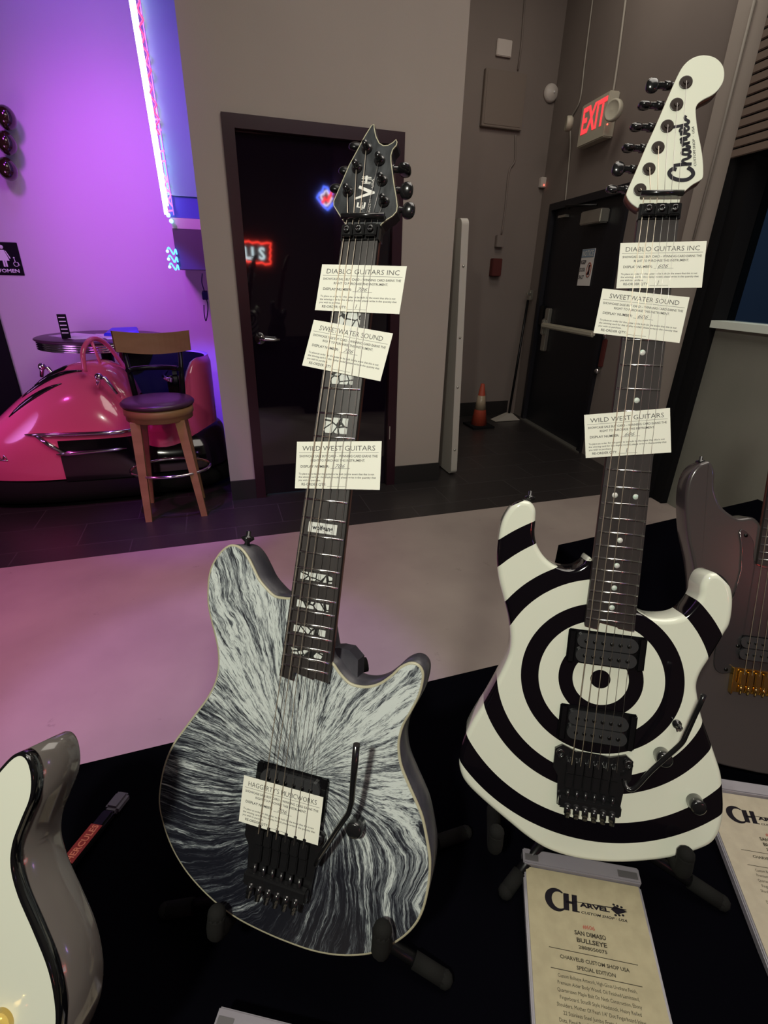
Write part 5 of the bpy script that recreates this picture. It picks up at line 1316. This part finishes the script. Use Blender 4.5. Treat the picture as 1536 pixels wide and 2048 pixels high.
# ================================================================= SPEC PLACARDS
PR = rotm((-1.0561, 0.1559, 0.0818))
def placard(t, label, pm, body=True, number='#606', name2=('SAN DIMAS\u00ae', 'BULLSEYE', '2888050075'), shift=None):
    A = Matrix((PR.col[0], -PR.col[1], -PR.col[2])).transposed(); Wd = M @ A
    pos = M @ (Vector(t)/1000)+CAM
    if shift: pos = pos+Vector(shift)
    root = empty('sign_holder', Matrix.Translation(pos) @ Wd.to_4x4(), label, 'sign holder')
    # origin: top centre of the paper, x right, y up the page, z towards viewer
    pp = MB(); pp.box((-0.070, -0.216, -0.0008), (0.070, 0, 0)); po = pp.build('paper_insert', pm, root)
    ac = MB(); ac.box((-0.0735, 0.001, -0.012), (0.0735, 0.020, 0.006), None, 0.0015)
    ac.build('acrylic_edge', 'acrylic', root)
    a2 = MB(); a2.box((-0.0735, -0.225, -0.0125), (0.0735, 0.0005, -0.0012), None, 0.0015); a2.build('acrylic_base', 'acrylic', root)
    mb = MB(); mb.box((-0.071, 0.005, 0.0061), (-0.054, 0.013, 0.0066)); mb.box((0.046, 0.005, 0.0061), (0.070, 0.013, 0.0066)); mb.build('adhesive_pad', 'pad_grey', root)
    t_ = MB(); X_, Y_ = Vector((1, 0, 0)), Vector((0, 1, 0)); zz = 0.0002
    def tt(s, x, y, w_, h_, al='C', b_=0.0, tgt=None): text(tgt or t_, s, (x/1000, -y/1000, zz), X_, Y_, w_/1000 if w_ else None, h_/1000, al, b_)
    lgm = MB()
    # long logo : large C, H with a bar running into the small letters and an arrow shaped headstock
    poly = [((-0.0475+0.0125*math.cos(a)*(1.0)), -0.0375+0.0165*math.sin(a)) for a in [math.radians(v) for v in range(50, 311, 10)]]
    ribbon(lgm, [Vector(p) for p in poly], [0.002+0.0075*math.sin(PI*i/(len(poly)-1)) for i in range(len(poly))], lambda v: Vector((v.x, v.y, zz)))
    for x0_, x1_ in ((-0.0405, -0.0330), (-0.0290, -0.0220)): lgm.prism([(x0_, -0.052), (x1_, -0.052), (x1_+0.002, -0.024), (x0_+0.002, -0.024)], zz-0.0001, zz)
    lgm.prism([(-0.036, -0.040), (-0.026, -0.040), (-0.026, -0.036), (-0.036, -0.036)], zz-0.0001, zz)
    lgm.prism([(-0.024, -0.052), (-0.019, -0.052), (-0.019, -0.0500), (-0.024, -0.0500)], zz-0.0001, zz)
    text(lgm, 'ARVEL', (0.002, -0.0415, zz), X_, Y_, 0.040, 0.0068, 'C', 0.05)
    lgm.prism([(-0.024, -0.0355), (0.045, -0.0335), (0.045, -0.0318), (-0.024, -0.0345)], zz-0.0001, zz)
    lgm.prism([(0.024, -0.036), (0.030, -0.029), (0.046, -0.0355), (0.031, -0.043)], zz-0.0001, zz)
    for k in range(3):
        for s_ in (-1, 1): lgm.lathe([(0.0018, 0), (0.0018, zz)], Matrix.Translation((0.029+0.005*k, -0.036+s_*0.0085*(1-0.12*k), 0)), 10)
    text(lgm, 'CUSTOM SHOP \u00b7 USA', (0.013, -0.0525, zz), X_, Y_, 0.060, 0.0042, 'C', 0.02, 0.3)
    lgm.v = [((v[0]+0.060)*0.89-0.0445, -0.0325+(v[1]+0.0375)*0.66, v[2]) for v in lgm.v]
    lgm.build('logo_lettering', 'placard_ink', po)
    nb_ = MB(); tt(number, 0, 58, 14, 4.2, 'C', 0.02, nb_); nb_.build('number_lettering', 'red_ink', po)
    tt(name2[0], 0.5, 65.5, 36, 4.4, 'C', 0.03); tt(name2[1], 1.0, 72.7, 34, 4.4, 'C', 0.03); tt(name2[2], 1.0, 79.0, 32, 3.4, 'C', 0.02)
    t_.box((-0.0491, -0.0836, 0), (0.0491, -0.0830, zz)); t_.box((-0.0491, -0.1028, 0), (0.0491, -0.1022, zz))
    tt('CHARVEL\u00ae CUSTOM SHOP USA', 0.5, 91.8, 76, 3.6, 'C', 0.02); tt('SPECIAL EDITION', 1, 99.2, 42, 3.6, 'C', 0.02)
    if body:
        for i, s in enumerate(('Custom Bullseye Artwork, High-Gloss Urethane Finish,', 'Premium Alder Body Wood, Oil Finished Laminated,', 'Quartersawn Maple Bolt On Neck Construction, Ebony', 'Fingerboard, Strat\u00ae Style Headstock, Heavy Rolled', 'Shoulders, Mother Of Pearl 1/4" Dot Fingerboard Inlays,', '22 Stainless Steel Jumbo Frets, Luminlay\u00ae Side', 'Dots, Floyd Rose\u00ae Locking Tremolo, Seymour Duncan')):
            tt(s, 0, 109.5+i*6.3, (84, 86, 88, 84, 92, 80, 90)[i], 3.4)
    t_.build('printed_text', 'brown_ink', po)
    return root
placard((256.5, 474.19, 650.85), 'clear acrylic sign holder with parchment sheet in front of the bullseye guitar', 'parch')
c1 = on_z(1438, 1618, 0.752); c0_ = M @ (Vector((256.5, 474.19, 650.85))/1000)+CAM
lft = c0_ + (M @ Vector(PR.col[0]))*(-0.0735)
placard((256.5, 474.19, 650.85), 'acrylic sign holder with pale sheet at the right edge below the grey guitar', 'parch_pale', shift=(on_z(1400, 1578, c0_.z)-lft)[:])
placard((256.5, 474.19, 650.85), 'acrylic sign holder at the bottom edge under the burst guitar', 'parch_pale', shift=(on_z(424, 2068, c0_.z)-lft)[:], body=False)
